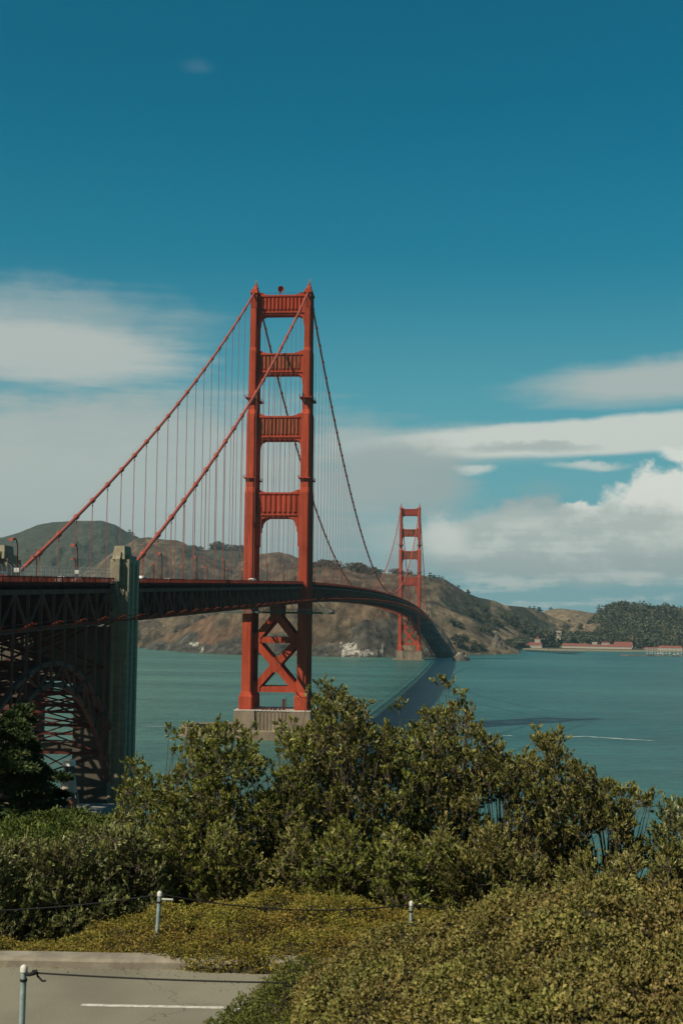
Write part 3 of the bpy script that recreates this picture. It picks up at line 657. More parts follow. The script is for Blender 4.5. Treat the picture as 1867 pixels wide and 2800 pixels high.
# parabolic sounder dish on the near tower's top strut
mb = MB(); c = np.array((-1.0,-2.0,224.9)); ax = np.array((.45,-.85,.05)); ax /= np.linalg.norm(ax)
pr = [(0,0),(.9,.12),(1.5,.5),(1.72,1.1),(1.55,1.1),(1.35,.55),(.8,.22),(.02,.12)]
e1 = np.cross(ax, (0,0,1)); e1 /= np.linalg.norm(e1); e2 = np.cross(e1, ax)
mb.loft([[c+ax*h+(e1*math.cos(t)+e2*math.sin(t))*r for t in np.linspace(0, 2*math.pi, 20, endpoint=False)] for r, h in [(max(.02,a),b) for a, b in pr]], sm=True)
mb.box(-1.3,-.7,-2.3,-1.7,221.9,223.6)
mb.build('fog_signal_dish', M['steel'], tS)
mb = MB(); mb.box(-11.5, 11.5, -3.4, -3.3, 222.9, 222.98)
for x in np.linspace(-7, 11, 14): mb.box(x-.04, x+.04, -3.4, -3.3, 221.9, 222.9)
mb.build('strut_railing', M['steel_d'], tS)

# piers
def pier(ty, z1, far=False):
    Pn = empty('pier', (0,ty,0), parent=bridge)
    mb = MB(); mb.box(-12, 12, -13.2, 13.2, -4, z1-.02)
    for sx in (-1, 1):
        mb.loft([[(sx*13.7-5.7,-15.2,-4),(sx*13.7+5.7,-15.2,-4),(sx*13.7+5.7,15.2,-4),(sx*13.7-5.7,15.2,-4)],[(sx*13.7-5.0,-14,z1),(sx*13.7+5.0,-14,z1),(sx*13.7+5.0,14,z1),(sx*13.7-5.0,14,z1)]])
    for j in range(10):
        x = -8.1+j*1.8; mb.prism([(x-.7,-13.1),(x-.3,-13.42),(x+.3,-13.42),(x+.7,-13.1)], 'z', 1, z1-1.0)
    mb.build('pier_body', M['pier'], Pn)
    mb = MB(); mb.box(-8.6, 8.6, -13.5, 13.5, z1-.4, z1+.02)
    for sx in (-1, 1): mb.box(sx*13.7-5.15, sx*13.7+5.15, -14.15, 14.15, z1-.35, z1+.12)
    mb.build('pier_cap', M['cap'] if not far else M['pier'], Pn)
    if not far:
        rg = MB(); n = 72; Pq = []
        for k in range(n):
            t = 2*math.pi*k/n; Pq.append((t, 48*math.copysign(abs(math.cos(t))**.9, math.cos(t)), 25.5*math.copysign(abs(math.sin(t))**.75, math.sin(t))))
        # oval fender ring, hollow, with a moat of water inside
        rings = []
        for (s, z) in ((1,-4),(1,4.1),(.985,4.6),(.945,4.6),(.93,4.1),(.93,-4)): rings.append([(a*s, b*s, z) for _, a, b in Pq])
        rg.loft(rings, caps=False); rg.build('fender', M['pier'], Pn)
        # handrail and gear on top
        g = MB()
        for x in np.arange(-18.4, 18.5, 1.9): g.box(x-.05, x+.05, -13.8, -13.7, z1, z1+1.2)
        g.box(-18.4, 18.4, -13.8, -13.7, z1+1.1, z1+1.2); g.box(-18.4, 18.4, -13.8, -13.7, z1+.55, z1+.62)
        for (a, b, h) in ((-5,1.6,1.0),(-3,1,1.4),(-1,1.2,1.1),(1,1.6,.9),(3.2,.9,1.3)): g.box(a-b/2, a+b/2, -11, -9.5, z1+.02, z1+h)
        g.box(4.4, 5.6, -10, -9, z1+.02, z1+5.4); g.box(6.2,6.5,-10,-9.7,z1+.02,z1+6.8)
        g.build('pier_equipment', M['steel_d'], Pn)
    else:
        g = MB(); g.box(-24, 22, -17, 16, -3, 1.6); g.build('pier_apron', M['pier'], Pn)
pier(0, 13.4); pier(1280.2, 13.4, True)

# main cables, bands and suspenders
def cable_y(): return list(np.arange(-342, 0, 7.62))+list(np.arange(0, 1280.2, 12.2))+list(np.arange(1280.2, 1640, 12.2))
ALL = []
for sx in (1, -1):
    x = sx*13.7; yy = np.unique(np.concatenate([np.linspace(-345, 0, 60), np.linspace(0, 1280.2, 160), np.linspace(1280.2, 1640, 50)]))
    mb = MB(); mb.tube([(x, y, cab_z(y)) for y in yy], .50, 12); cb = mb.build('main_cable', M['cable'], bridge)
    hand = MB()
    for q in (-.55, .55): hand.tube([(x+q, y, cab_z(y)+1.25) for y in yy[:115]], .022, 4)
    hand.build('hand_rope', M['rope'], cb)
    hy = [-s for s in np.arange(15.24, 335, 15.24)]+[y for y in np.arange(15.24, 1270, 15.24)]+[1280.2+s for s in np.arange(15.24, 335, 15.24)]
    bands = MB()
    for y in hy:
        d = np.array((0, 1, (cab_z(y+.5)-cab_z(y-.5)))); d /= np.linalg.norm(d); p = np.array((x, y, cab_z(y)))
        bands.tube([p-d*.75, p-d*.6, p+d*.6, p+d*.75], [.52,.70,.70,.52], 10)
        for j in (-1, 1): bands.tube([p+d*j*.38-d*.1, p+d*j*.38+d*.1], .80, 10)
        ALL.append((abs(y+650), sx, y, cb))
    bands.build('cable_band', M['cable'], cb)['kind'] = 'stuff'
ALL.sort(key=lambda a: a[0]); near = ALL[:100]; rest = ALL[100:]
def susp(mb, x, y, zt, zb, r):
    for j in (-.28, .28):
        mb.tube([(x, y+j, zt-1.6), (x, y+j, zb)], r, 5, caps=False)
        for i in (-.26,): pass
    mb.tube([(x, y-.28, zt-1.6), (x, y-.06, zt-.4), (x, y+.06, zt-.4), (x, y+.28, zt-1.6)], .09, 5)
    mb.box(x-.16, x+.16, y-.4, y+.4, zt-1.75, zt-1.5)
for dd, sx, y, cb in near:
    zt, zb = cab_z(y), rail_z(y)-2.6
    if zt-zb < 4: continue
    mb = MB(); susp(mb, sx*13.7, y, zt, zb, .062); mb.build('suspender', M['rope'], cb, fix=False)
mb = MB()
for dd, sx, y, cb in rest:
    zt, zb = cab_z(y), rail_z(y)-2.6
    if zt-zb > 2: susp(mb, sx*13.7, y, zt, zb, .07)
mb.build('suspender', M['rope'], bridge, fix=False)['kind'] = 'stuff'

# concrete pylons
def pylon(y0, sx, zbase, xi=5.0, xo=17.2, dep=9.5, top=None):
    rz = rail_z(y0) if top is None else top
    mb = MB(); f = lambda a, b: (min(a,b), max(a,b))
    a, b = f(sx*xi, sx*xo)
    zt = rz-11.6
    im = MB(); im.box(*f(sx*xi, sx*13.2), y0+.01, y0+dep-.01, zbase, zt); im.build('pylon_inner_wall', M['conc_shade'], bridge)
    mb.box(*f(sx*13.2, sx*xo), y0, y0+dep, zbase, zt)
    c, d = f(sx*12.6, sx*xo); mb.box(c, d, y0+.003, y0+dep-.003, zt, rz+4.4)   # outer shaft past the deck
    c, d = f(sx*14.3, sx*(xo+.0)); 
    # vertical flutes on the outer face and stepped crown
    for yy in (y0+2.2, y0+6.2): mb.box(*f(sx*xo, sx*(xo+.35)), yy, yy+1.4, zbase, rz+3.4)
    for xx in (13.4, 15.3): mb.box(*f(sx*xx, sx*(xx+.9)), y0-.3, y0, zbase, rz+3.7)
    mb.box(*f(sx*12.9, sx*(xo-.4)), y0+1.2, y0+dep-1.2, rz+4.4, rz+5.4)
    mb.loft([[(sx*13.2,y0-.6,rz+4.4),(sx*16.2,y0-.6,rz+4.4),(sx*16.2,y0+6.4,rz+4.4),(sx*13.2,y0+6.4,rz+4.4)],[(sx*13.5,y0+.2,rz+7.6),(sx*15.9,y0+.2,rz+7.6),(sx*15.9,y0+6.0,rz+7.6),(sx*13.5,y0+6.0,rz+7.6)]])
    mb.prism([(y0-1.6,rz-.9),(y0,rz-.9),(y0,rz+6.2),(y0-.5,rz+6.2),(y0-.9,rz+5.0),(y0-1.6,rz+4.4)], 'x', *f(sx*14.2, sx*15.3))
    mb.build('pylon', M['conc'], bridge)
    if True:
        s = MB(); 
        for i in range(6): s.bar((sx*(xo+.5),y0-.6+i*0,rz-1.1-i*1.1), (sx*(xo+.5), y0-.4, rz-2.2-i*1.1), .08)
pylon(-346, 1, -3, xi=4.6); pylon(-346, -1, -3, xi=5.4)
for q in ((-345, -337.6, 43.5, 56.2), (-344.6, -338, 26, 28.2)): mb = MB(); mb.box(-5.4, 4.6, *q); mb.build('pylon_portal', M['conc_shade'], bridge)
pylon(-449, 1, -3, xi=4.6); pylon(-449, -1, -3, xi=5.4)
mb = MB(); mb.box(-5.4, 4.6, -448, -441, 10, 53); mb.build('pylon_portal', M['conc'], bridge)
pylon(1624, 1, 20, xi=6, xo=18.5, dep=9); pylon(1624, -1, 20, xi=6, xo=18.5, dep=9)
mb = MB(); mb.box(-6, 6, 1625, 1632, 20, 54); mb.build('pylon_portal', M['conc'], bridge)
mb = MB(); mb.box(-16, 16, 1636, 1712, 30, 56.0); mb.build('anchorage', M['conc'], bridge)

# arch span over the fort
arch = empty('arch_span', (0,0,0), parent=bridge); YC = -389.5
def ao(y): u = abs(y-YC); return 48.6-.0086*u*u-.0000003*u**4*.3
def ai(y): u = abs(y-YC); return 44.2-.0104*u*u-.0000012*u**4
ysA = np.arange(YC-45.72, YC+45.8, P)
for sx in (-1, 1):
    mb = MB(); x = sx*13.4; q = 0
    for a in ysA[:-1]:
        b = a+P
        mb.bar((x,a,ao(a)), (x,b,ao(b)), .9, 1.0, (1,0,0)); mb.bar((x,a,ai(a)), (x,b,ai(b)), .9, 1.0, (1,0,0))
        mb.bar((x,a,ao(a)), (x,a,ai(a)), .4, .45, (1,0,0))
        if a < YC-.1: mb.bar((x,a,ai(a)), (x,b,ao(b)), .35, .45, (1,0,0)) if q % 2 else mb.bar((x,a,ao(a)), (x,b,ai(b)), .35, .45, (1,0,0))
        else: mb.bar((x,a,ao(a)), (x,b,ai(b)), .35, .45, (1,0,0)) if q % 2 else mb.bar((x,a,ai(a)), (x,b,ao(b)), .35, .45, (1,0,0))
        for zf, w_ in ((ao, 1.3), (ai, 1.3)): mb.box(x-.5, x+.5, a-w_/2, a+w_/2, zf(a)-.6, zf(a)+.6)
        q += 1
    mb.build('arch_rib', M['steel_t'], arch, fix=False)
    for a in ysA[1:-1]:
        mb = MB(); zt = rail_z(a)+TB-.3
        if zt-ao(a) > 1: mb.bar((x,a,ao(a)), (x,a,zt), .42, .5, (1,0,0)); mb.build('spandrel_column', M['steel_t'], arch, fix=False)
mb = MB(); q = 0
for a in ysA:
    b = a+P
    for zf in (ao, ai):
        mb.bar((-13.4,a,zf(a)), (13.4,a,zf(a)), .5, .6)
        if b < ysA[-1]+.1: mb.bar((-13.4,a,zf(a)), (13.4,b,zf(b)), .35, .35); mb.bar((13.4,a,zf(a)), (-13.4,b,zf(b)), .35, .35)
    mb.bar((-13.4,a,ao(a)), (13.4,a,ai(a)), .3, .3); mb.bar((13.4,a,ao(a)), (-13.4,a,ai(a)), .3, .3)
    zt = rail_z(a)+TB
    n = max(1, int((zt-ao(a))/9)); zs = np.linspace(ao(a), zt, n+1)
    for i in range(n): mb.bar((-13.4,a,zs[i]), (13.4,a,zs[i+1]), .35, .4); mb.bar((13.4,a,zs[i]), (-13.4,a,zs[i+1]), .35, .4); mb.bar((-13.4,a,zs[i+1]), (13.4,a,zs[i+1]), .5, .7)
mb.build('sway_bracing', M['steel_d'], arch, fix=False)
# taller mesh fence beside the approach walk
mb = MB()
for y in np.arange(-448, -349, 2.4):
    z = rail_z(y); mb.box(13.50, 13.56, y-.05, y+.05, z-1.2, z+1.7); mb.bar((13.53,y,z+1.7), (12.9,y,z+2.2), .06)
for h in (.1, .9, 1.7): strip(-448, -349, 3, 13.51, 13.55, h, h+.05, mb)
for y in np.arange(-448, -349, .45): z = rail_z(y); mb.box(13.515, 13.535, y-.012, y+.012, z, z+1.7)
mb.build('walkway_fence', M['grey'], bridge, fix=False)
# stair at the pylon
mb = MB()
for i in range(9):
    mb.box(13.9, 15.2, -350.5+i*.45, -350.05+i*.45, 66.4-i*.62, 66.55-i*.62)
mb.bar((15.2,-350.6,67.6), (15.2,-346.4,61.9), .09); mb.bar((15.2,-350.6,66.4), (15.2,-346.4,60.7), .2, .3)
for i in range(5): mb.box(15.15, 15.25, -350.5+i*.95, -350.4+i*.95, 66.4-i*1.3, 67.5-i*1.3)
mb.build('maintenance_stair', M['grey'], bridge, fix=False)

# maintenance platform hung below the roadway at the near tower
mp = empty('maintenance_platform', (0,0,60.6)); tag(mp, 'grey green work platform hung under the roadway round the near tower legs', 'platform')
mb = MB(); mb.box(-29, 27.3, -13.5, -11.2, 0, .9); mb.box(-29, 27.3, 11.2, 13.5, .01, .9); mb.box(-29, -17.5, -11.2, 11.2, .02, .8); mb.box(17.5, 27.3, -11.2, 11.2, .02, .8); mb.build('platform_floor', M['scaff'], mp)
mb = MB()
for y in (-13.4, 13.4):
    mb.box(-29, 27.3, y-.05, y+.05, 2.0, 2.1); mb.box(-29, 27.3, y-.05, y+.05, 1.4, 1.48)
    for x in np.arange(-29, 27.4, 1.6): mb.box(x-.05, x+.05, y-.05, y+.05, .9, 3.0 if abs(x) < 18 else 2.0)
for x in (-28.9, 27.2):
    mb.box(x-.05, x+.05, -13.4, 13.4, 2.0, 2.1)
    for y in np.arange(-13, 13.4, 1.6): mb.box(x-.05, x+.05, y-.05, y+.05, .9, 2.0)
mb.build('railing', M['grey'], mp, fix=False)
for x in np.arange(-28, 28, 4.2):
    for y in (-12.4, 12.4): mb = MB(); mb.bar((x,y,.9), (x*.8,y,5.8), .14); mb.bar((x+2,y,.9), (x*.8,y,5.8), .1); mb.build('hanger', M['scaff'], mp, fix=False)
mb = MB(); mb.bar((-29,-13.5,.3), (-44,-13.5,-.1), .35, .25); mb.build('boom', M['scaff'], mp, fix=False)

# ---------------------------------------------------------------- street lamps and traffic on the bridge
def copy_tree(o, parent=None):
    c = o.copy(); C.objects.link(c); c.parent = parent
    for ch in list(o.children): copy_tree(ch, c)
    return c
def make_lamp():
    r = empty('street_lamp', (0,0,0))
    mb = MB(); mb.tube([(0,0,0),(0,0,.8)], .22, 8); mb.tube([(0,0,.8),(0,0,6.3),(-.0,-.25,7.2),(0,-.8,7.9),(0,-1.6,8.2),(0,-2.3,8.15)], [.15,.12,.12,.12,.11,.10], 8); mb.build('lamp_post', M['steel_d'], r)
    mb = MB(); mb.loft([[(-.22,-2.2,8.3),(.22,-2.2,8.3),(.22,-2.2,7.85),(-.22,-2.2,7.85)],[(-.38,-3.7,8.15),(.38,-3.7,8.15),(.38,-3.7,7.6),(-.38,-3.7,7.6)]]); mb.build('lamp_head', M['cable'], r)
    return r
lamp = make_lamp()
EL = [-409,-371.5,-294.8,-249.5,-205,-162,-113,-68,-30]+list(np.arange(46, 1270, 45.7)); WL = [-416,-370,-325,-292.5,-247,-203.4,-158.2,-112.7,-67.9,-32.2]+list(np.arange(60, 1270, 45.7))
first = True
def nm_y(y):
    if y < -390: return 'left of the arch crown'
    return ''
ordw = ['first','second','third','fourth','fifth','sixth','seventh','eighth','ninth','tenth','eleventh','twelfth']
def place_lamp(x, y, label, grp):
    global first
    o = lamp if first else copy_tree(lamp); first = False
    o.location = (x, y, deck_z(y)+.16); o.rotation_euler = (0,0,0 if x > 0 else math.pi*.0)
    if x < 0: o.scale = (1,1,.8)
    if x > 0 and y < -360: PLATE.append(o)
    tag(o, label, 'lamp', grp)
PLATE = []; ei = 0
for y in EL:
    if y < 0:
        if y < -400: lb = 'curved orange lamp post with white plate beside the far left pylon'
        elif y < -360: lb = 'curved orange lamp post with white plate between the two concrete pylons'
        else: lb = f'{ordw[ei]} east side curved lamp post after the near pylon towards the tower'; ei += 1
        place_lamp(12.6, y, lb, 'street lamps on the bridge')
    else: place_lamp(12.6, y, f'main span east lamp post, {NTH(round((y-46)/45.7))} counted from the near tower', 'lamps on the main span')
wi = 0
for y in WL:
    if y < 0: place_lamp(-12.6, y, f'{ordw[wi]} west side short curved lamp post counted from the left', 'street lamps on the bridge'); wi += 1
    else: place_lamp(-12.6, y, f'main span west lamp post, {NTH(round((y-60)/45.7))} counted from the near tower', 'lamps on the main span')

for o in PLATE: mb = MB(); mb.box(-.5,.5,-.3,-.24,1.9,2.7); mb.build('notice_plate', M['white'], o)
def make_car(bm_, L_=4.5, H_=1.5, Wd=1.8, box=False):
    r = empty('car', (0,0,0)); h = L_/2; w = Wd/2
    mb = MB()
    if box: prof = [(-h,.35),(-h,2.0),(-h+.1,2.3),(h-1.3,2.3),(h-.6,1.5),(h-.1,1.2),(h,.9),(h,.35)]
    else: prof = [(-h,.35),(-h,.8),(-h+.15,.95),(-h+.7,1.0),(-h+1.3,H_),(h-2.2,H_),(h-1.3,1.0),(h-.2,.85),(h,.65),(h,.35)]
    mb.prism(prof, 'x', -w, w); mb.build('body', bm_, r)
    g = MB()
    zt = 2.1 if box else H_-.08; zb = 1.3 if box else 1.02
    for q in (-1, 1): g.add([(q*(w+.01),-h+.9,zb),(q*(w+.01),h-1.5,zb),(q*(w+.01),h-2.2,zt),(q*(w+.01),-h+1.3,zt)], [(0,1,2,3)])
    g.box(-w+.12, w-.12, -h+(.0 if box else .8), -h+(.02 if box else 1.1)-.02+.03, zb, zt-.1)
    g.build('window', M['glass'], r)
    for q in (-1, 1):
        for yy in (-h+.85, h-.85): k = MB(); k.tube([(q*(w-.2),yy,.34),(q*(w+.02),yy,.34)], .34, 12); k.build('wheel', M['asphalt'], r)
    return r
paints = [mat('car_white', (.75,.75,.75), .3, .03), mat('car_silver', (.45,.46,.48), .3, .03, metal=.4), mat('car_dark', (.05,.05,.06), .3, .03), mat('car_red', (.45,.04,.03), .3, .03)]
protos = [make_car(paints[0]), make_car(paints[1]), make_car(paints[2]), make_car(paints[3]), make_car(paints[0], 6.0, 2.3, 2.1, True)]
cused = [False]*5
cl = ['white car','silver car','dark car','red car','white van']
CARS = [(-412,3,7.5,'red car passing between the left pylon and the arch crown','red'),(-378,0,7.6,'white car beside the tall mesh fence over the arch','w')]
def place_car(k, x, y, label, grp):
    o = protos[k] if not cused[k] else copy_tree(protos[k]); cused[k] = True
    sl_ = (rail_z(y+2)-rail_z(y-2))/4
    o.location = (x, y, rail_z(y)-1.37); o.rotation_euler = (math.atan(sl_), 0, 0 if x > 0 else math.pi); 
    tag(o, label, 'van' if k == 4 else 'car', grp)
place_car(3, 7.4, -402, 'red car driving over the arch, left of the white car', 'cars on the bridge')
place_car(4, 4.2, -397, 'white van beside the red car over the arch', 'cars on the bridge')
place_car(0, 7.4, -366, 'white car above the arch just left of the pylon stair', 'cars on the bridge')
for i, (k, x, y) in enumerate([(1,7.4,-330),(0,-4,-318),(1,4.2,-290),(0,7.4,-266),(4,-7.4,-240),(0,4.2,-222),(2,7.4,-200),(0,-4,-181),(1,7.4,-160),(0,4.2,-140),(4,7.4,-118),(1,-7.4,-96),(0,4.2,-70),(2,7.4,-44)]):
    place_car(k, x, y, f'{cl[k]} in the side span traffic, {ordw[i] if i < 12 else ("thirteenth","fourteenth")[i-12]} from the pylon towards the tower', 'cars on the bridge')
for i in range(16):
    k = [0,1,2,0][i%4]; place_car(k, [7.4,-4,4.2,-7.4][(i*7)%4], 30+i*72+random.uniform(-15,15), f'tiny {cl[k]} on the main span, {ORD[i]} vehicle from the near tower', 'cars on the main span')

# ---------------------------------------------------------------- fort and lighthouse under the arch
fort = empty('fort', (0,-392,3)); tag(fort, 'low dark brick fort crouched under the bridge arch', 'fort')
mb = MB(); mb.box(-34, 21, -33, 33, -1, 12.2); mb.build('wall', M['brick'], fort)
mb = MB(); mb.box(-34.4, 21.4, -33.4, 33.4, 12.2, 13.3); mb.build('parapet', mat('fort_granite', (.30,.29,.27), .9, .2, .5), fort)
for i in range(12):
    y = -30+i*5.2
    mb = MB(); mb.prism([(y,2.2),(y+1.6,2.2),(y+1.6,4.2),(y+.8,5),(y,4.2)], 'x', 20.9, 21.06); mb.build('window', M['glass'], fort)
for i, x in enumerate((-4, 4, 12)): mb = MB(); mb.box(x-.8, x+.8, 22, 24, 13.3, 15.6); mb.build('chimney', M['brick'], fort)
lh = empty('lighthouse', (9.0,-362,15.2)); tag(lh, 'small white eight sided lighthouse on legs on the fort roof under the arch', 'lighthouse')
def octo(r, z): return [(r*math.cos(math.pi/8+k*math.pi/4), r*math.sin(math.pi/8+k*math.pi/4), z) for k in range(8)]
mb = MB(); mb.loft([octo(1.9, 3.9), octo(1.4, 8.0)]); mb.build('tower_wall', M['wallp'], lh)  # duller wall colour carries the bridge's shade on the white tower
mb = MB(); mb.loft([octo(1.75, 8.4), octo(1.75, 8.7)]); mb.loft([octo(1.2, 8.7), octo(1.2, 9.7)]); mb.build('lantern_room', M['asphalt'], lh)
mb = MB(); mb.loft([octo(1.5, 9.7), octo(1.35, 11.0)]); mb.build('lantern_hood', M['white'], lh)
mb = MB()
for k in range(8):
    p = octo(2.0, 3.9)[k]; q = octo(2.5, 0)[k]; mb.bar(q, p, .16)
    q2 = octo(2.5, 0)[(k+1)%8]; mb.bar(q2, p, .07)
mb.build('leg_frame', M['grey'], lh)

# ================================================================= ACROSS THE WATER: trees, houses, rocks, quay
def leaves(P_, Dr, Ln, Wd, fold=.25, two=True):
    """folded elliptical leaves: base points, directions, lengths, widths -> verts, quads"""
    n = len(P_); Dr = Dr/np.linalg.norm(Dr, axis=1, keepdims=True)
    rv = rng.normal(size=(n,3)); S = np.cross(Dr, rv); S /= np.linalg.norm(S, axis=1, keepdims=True)+1e-9; Nn = np.cross(S, Dr)
    Ln = np.asarray(Ln)[:, None]*np.ones((n,1)); Wd = np.asarray(Wd)[:, None]*np.ones((n,1))
    up = Nn*Wd*fold
    b = P_; t = P_+Dr*Ln-Nn*Ln*.12
    l1 = P_+Dr*Ln*.35+S*Wd*.5+up; l2 = P_+Dr*Ln*.72+S*Wd*.42+up
    r1 = P_+Dr*Ln*.35-S*Wd*.5+up; r2 = P_+Dr*Ln*.72-S*Wd*.42+up
    V = np.stack([b,l1,l2,t,r2,r1], 1).reshape(-1,3); o = np.arange(n)[:, None]*6
    F = np.concatenate([o+np.array([[0,1,2,3]]), o+np.array([[0,3,4,5]])], 0)
    return V, F
far_leaf = leafmat('far_tree_leaves', [(0.042,0.055,0.035),(0.070,0.084,0.055),(0.104,0.106,0.064),(0.154,0.135,0.081)], .8, 0, .1, .03, .6, 1.3)
far_leaf2 = leafmat('far_grey_tree_leaves', [(0.046,0.055,0.036),(0.072,0.077,0.050),(0.104,0.099,0.066)], .8, 0, .1)
def blob_points(n, lob=7, flat=.75):
    cs = rng.normal(size=(lob,3))*np.array([.42,.42,.22]); cs[:,2] += .55; rs = rng.uniform(.32,.55,lob)
    k = rng.integers(0, lob, n); d = rng.normal(size=(n,3)); d /= np.linalg.norm(d, axis=1, keepdims=True)
    r = rs[k]*rng.uniform(.6,1.05,n)**.6
    p = cs[k]+d*r[:, None]*np.array([1,1,flat]); return p, d
def far_tree_proto(kind, n=420):
    t = empty('tree', (0,0,0))
    p, d = blob_points(n, 7 if kind == 0 else 5, .75 if kind == 0 else .5)
    if kind == 2: p[:, 2] = p[:, 2]*1.3-.1; p[:, :2] *= .55
    p[:, 2] = np.maximum(p[:, 2], .03)
    V, F = leaves(p, d+rng.normal(size=(n,3))*.8, rng.uniform(.13,.24,n), rng.uniform(.10,.17,n))
    link_mesh('crown', np_mesh('crown', V, F), [far_leaf, far_leaf2, far_leaf][kind], t)
    mb = MB(); mb.tube([(0,0,-.25),(.02,0,.2),(0,.03,.6)], [.06,.05,.02], 6)
    for a in range(4): mb.tube([(0,0,.2),(.25*math.cos(a*1.6),.25*math.sin(a*1.6),.55)], [.03,.012], 5)
    mb.build('trunk', M['bark'], t); return t
tp = [far_tree_proto(0), far_tree_proto(1), far_tree_proto(2)]; tused = [False]*3
def far_tree(k, u, d, px, label, grp, sq=1.0):
    o = tp[k] if not tused[k] else copy_tree(tp[k]); tused[k] = True
    x, y, z = on_hill(u, d); s = px*d/FPX
    o.location = (x, y, z-.06*s); o.rotation_euler = (0,0,random.uniform(0,6.28)); o.scale = (s, s, s*sq); tag(o, label, 'tree', grp)
_x = ['first','second','third','fourth','fifth','sixth','seventh','eighth','ninth','tenth','eleventh','twelfth','thirteenth','fourteenth','fifteenth','sixteenth','seventeenth','eighteenth','nineteenth','twentieth']
CNT = ['none','one','two','three','four','five','six','seven','eight','nine','ten']
# skyline trees (bearing, size)
for us, lay, lb, g in ((( (524,17),(545,13),(590,26),(604,20),(640,15),(655,18),(668,14),(620,9),(573,9)), [4], 'dark tree on the wooded ridge left of the near tower', 'ridge trees left of the near tower'),
                       (((862,14),(870,10),(886,24),(905,26),(920,14)), [6], 'round dark tree on the skyline just right of the near tower', 'skyline trees right of the near tower'),
                       (((966,30),(978,34),(990,26),(1003,16),(1018,18),(1035,14)), [6], 'large dark tree on the skyline between the two towers', 'skyline trees between the towers'),
                       (((1083,20),(1095,14),(1110,10),(1122,8)), [6], 'tree on the skyline behind the far tower', 'skyline trees behind the far tower'),
                       (((1172,10),(1184,6),(1190,7),(1200,8),(1207,6),(1252,6),(1277,9),(1283,7)), [6], 'small tree on the crest right of the far tower', 'crest trees right of the far tower'),
                       (((350,9),(356,6)), [2], 'small tree at the right shoulder of the dark far left hill', 'trees on the dark hill'),
                       (((1450,7),(1460,8),(1470,9),(1478,10),(1505,6)), [6,7], 'small tree on the saddle above the harbour', 'trees on the saddle')):
    us = sorted(us)
    for i, (u, s) in enumerate(us): far_tree(1 if s < 12 else 0, u, CREST(u, lay)-4, s, lb if len(us) == 1 else f'{lb}, {ORD[i]} from left', g, .8)
# trees above and round the harbour
def vis_d(u, v):
    """distance of the hill surface seen at bearing u and height v"""
    best = 1e9; yh = 1693+.0113*(u-933)
    for d in np.arange(2000, 5200, 8):
        vv = yh-(HZ(u, d)-CAM[2])/d*FPX
        if vv < best:
            best = vv
            if vv <= v and HZ(u, d) > 1.0: return d
    return None
HT = []
def belt(u0, u1, v0, v1, n, s0, s1): 
    for i in range(n): HT.append((u0+(u1-u0)*(i+.5)/n+random.uniform(-3,3), random.uniform(v0, v1), random.uniform(s0, s1)))
belt(1273,1335,1652,1700,15,10,15); belt(1372,1411,1696,1700,3,20,26); belt(1312,1450,1706,1728,14,14,20); belt(1440,1484,1735,1740,4,20,26)
belt(1484,1520,1762,1766,3,38,46); belt(1536,1562,1758,1762,3,28,36); belt(1578,1600,1752,1756,3,28,34); belt(1616,1735,1752,1757,9,24,30)
belt(1250,1270,1762,1768,2,20,26); belt(1288,1322,1772,1776,4,10,16); belt(1390,1430,1762,1766,4,18,24); belt(1240,1256,1712,1716,2,14,18); belt(1246,1270,1745,1752,3,12,17)
HT += [(1359,1692,6),(1548,1719,13),(1556,1701,6),(1496,1692,5),(1606,1706,9),(1587,1719,12),(1255,1674,9),(1745,1757,22),(1758,1759,20)]
HT.sort(); lcount = {}
for i, (u, v, s) in enumerate(HT):
    if u < 1290: lb, g = 'dark bushy tree on the slope right of the far tower', 'trees on the slope right of the far tower'
    elif u < 1365: lb, g = 'small dark tree in the gully above the harbour', 'trees in the gully above the harbour'
    elif u < 1484: lb, g = 'dark tree in the grove left of the harbour houses', 'grove left of the harbour'
    elif u < 1612: lb, g = 'round dark tree by the harbour shore', 'trees by the harbour shore'
    else: lb, g = 'dark tree behind the long red roofed harbour sheds', 'trees behind the long sheds'
    d = vis_d(u, v)
    if d is None: continue
    k_ = lcount.get(g, 0); lcount[g] = k_+1
    far_tree(0 if i % 3 else 2, u, max(d, 2860) if 1530 < u else d, s, f'{lb}, {NTH(k_)} from left', g)
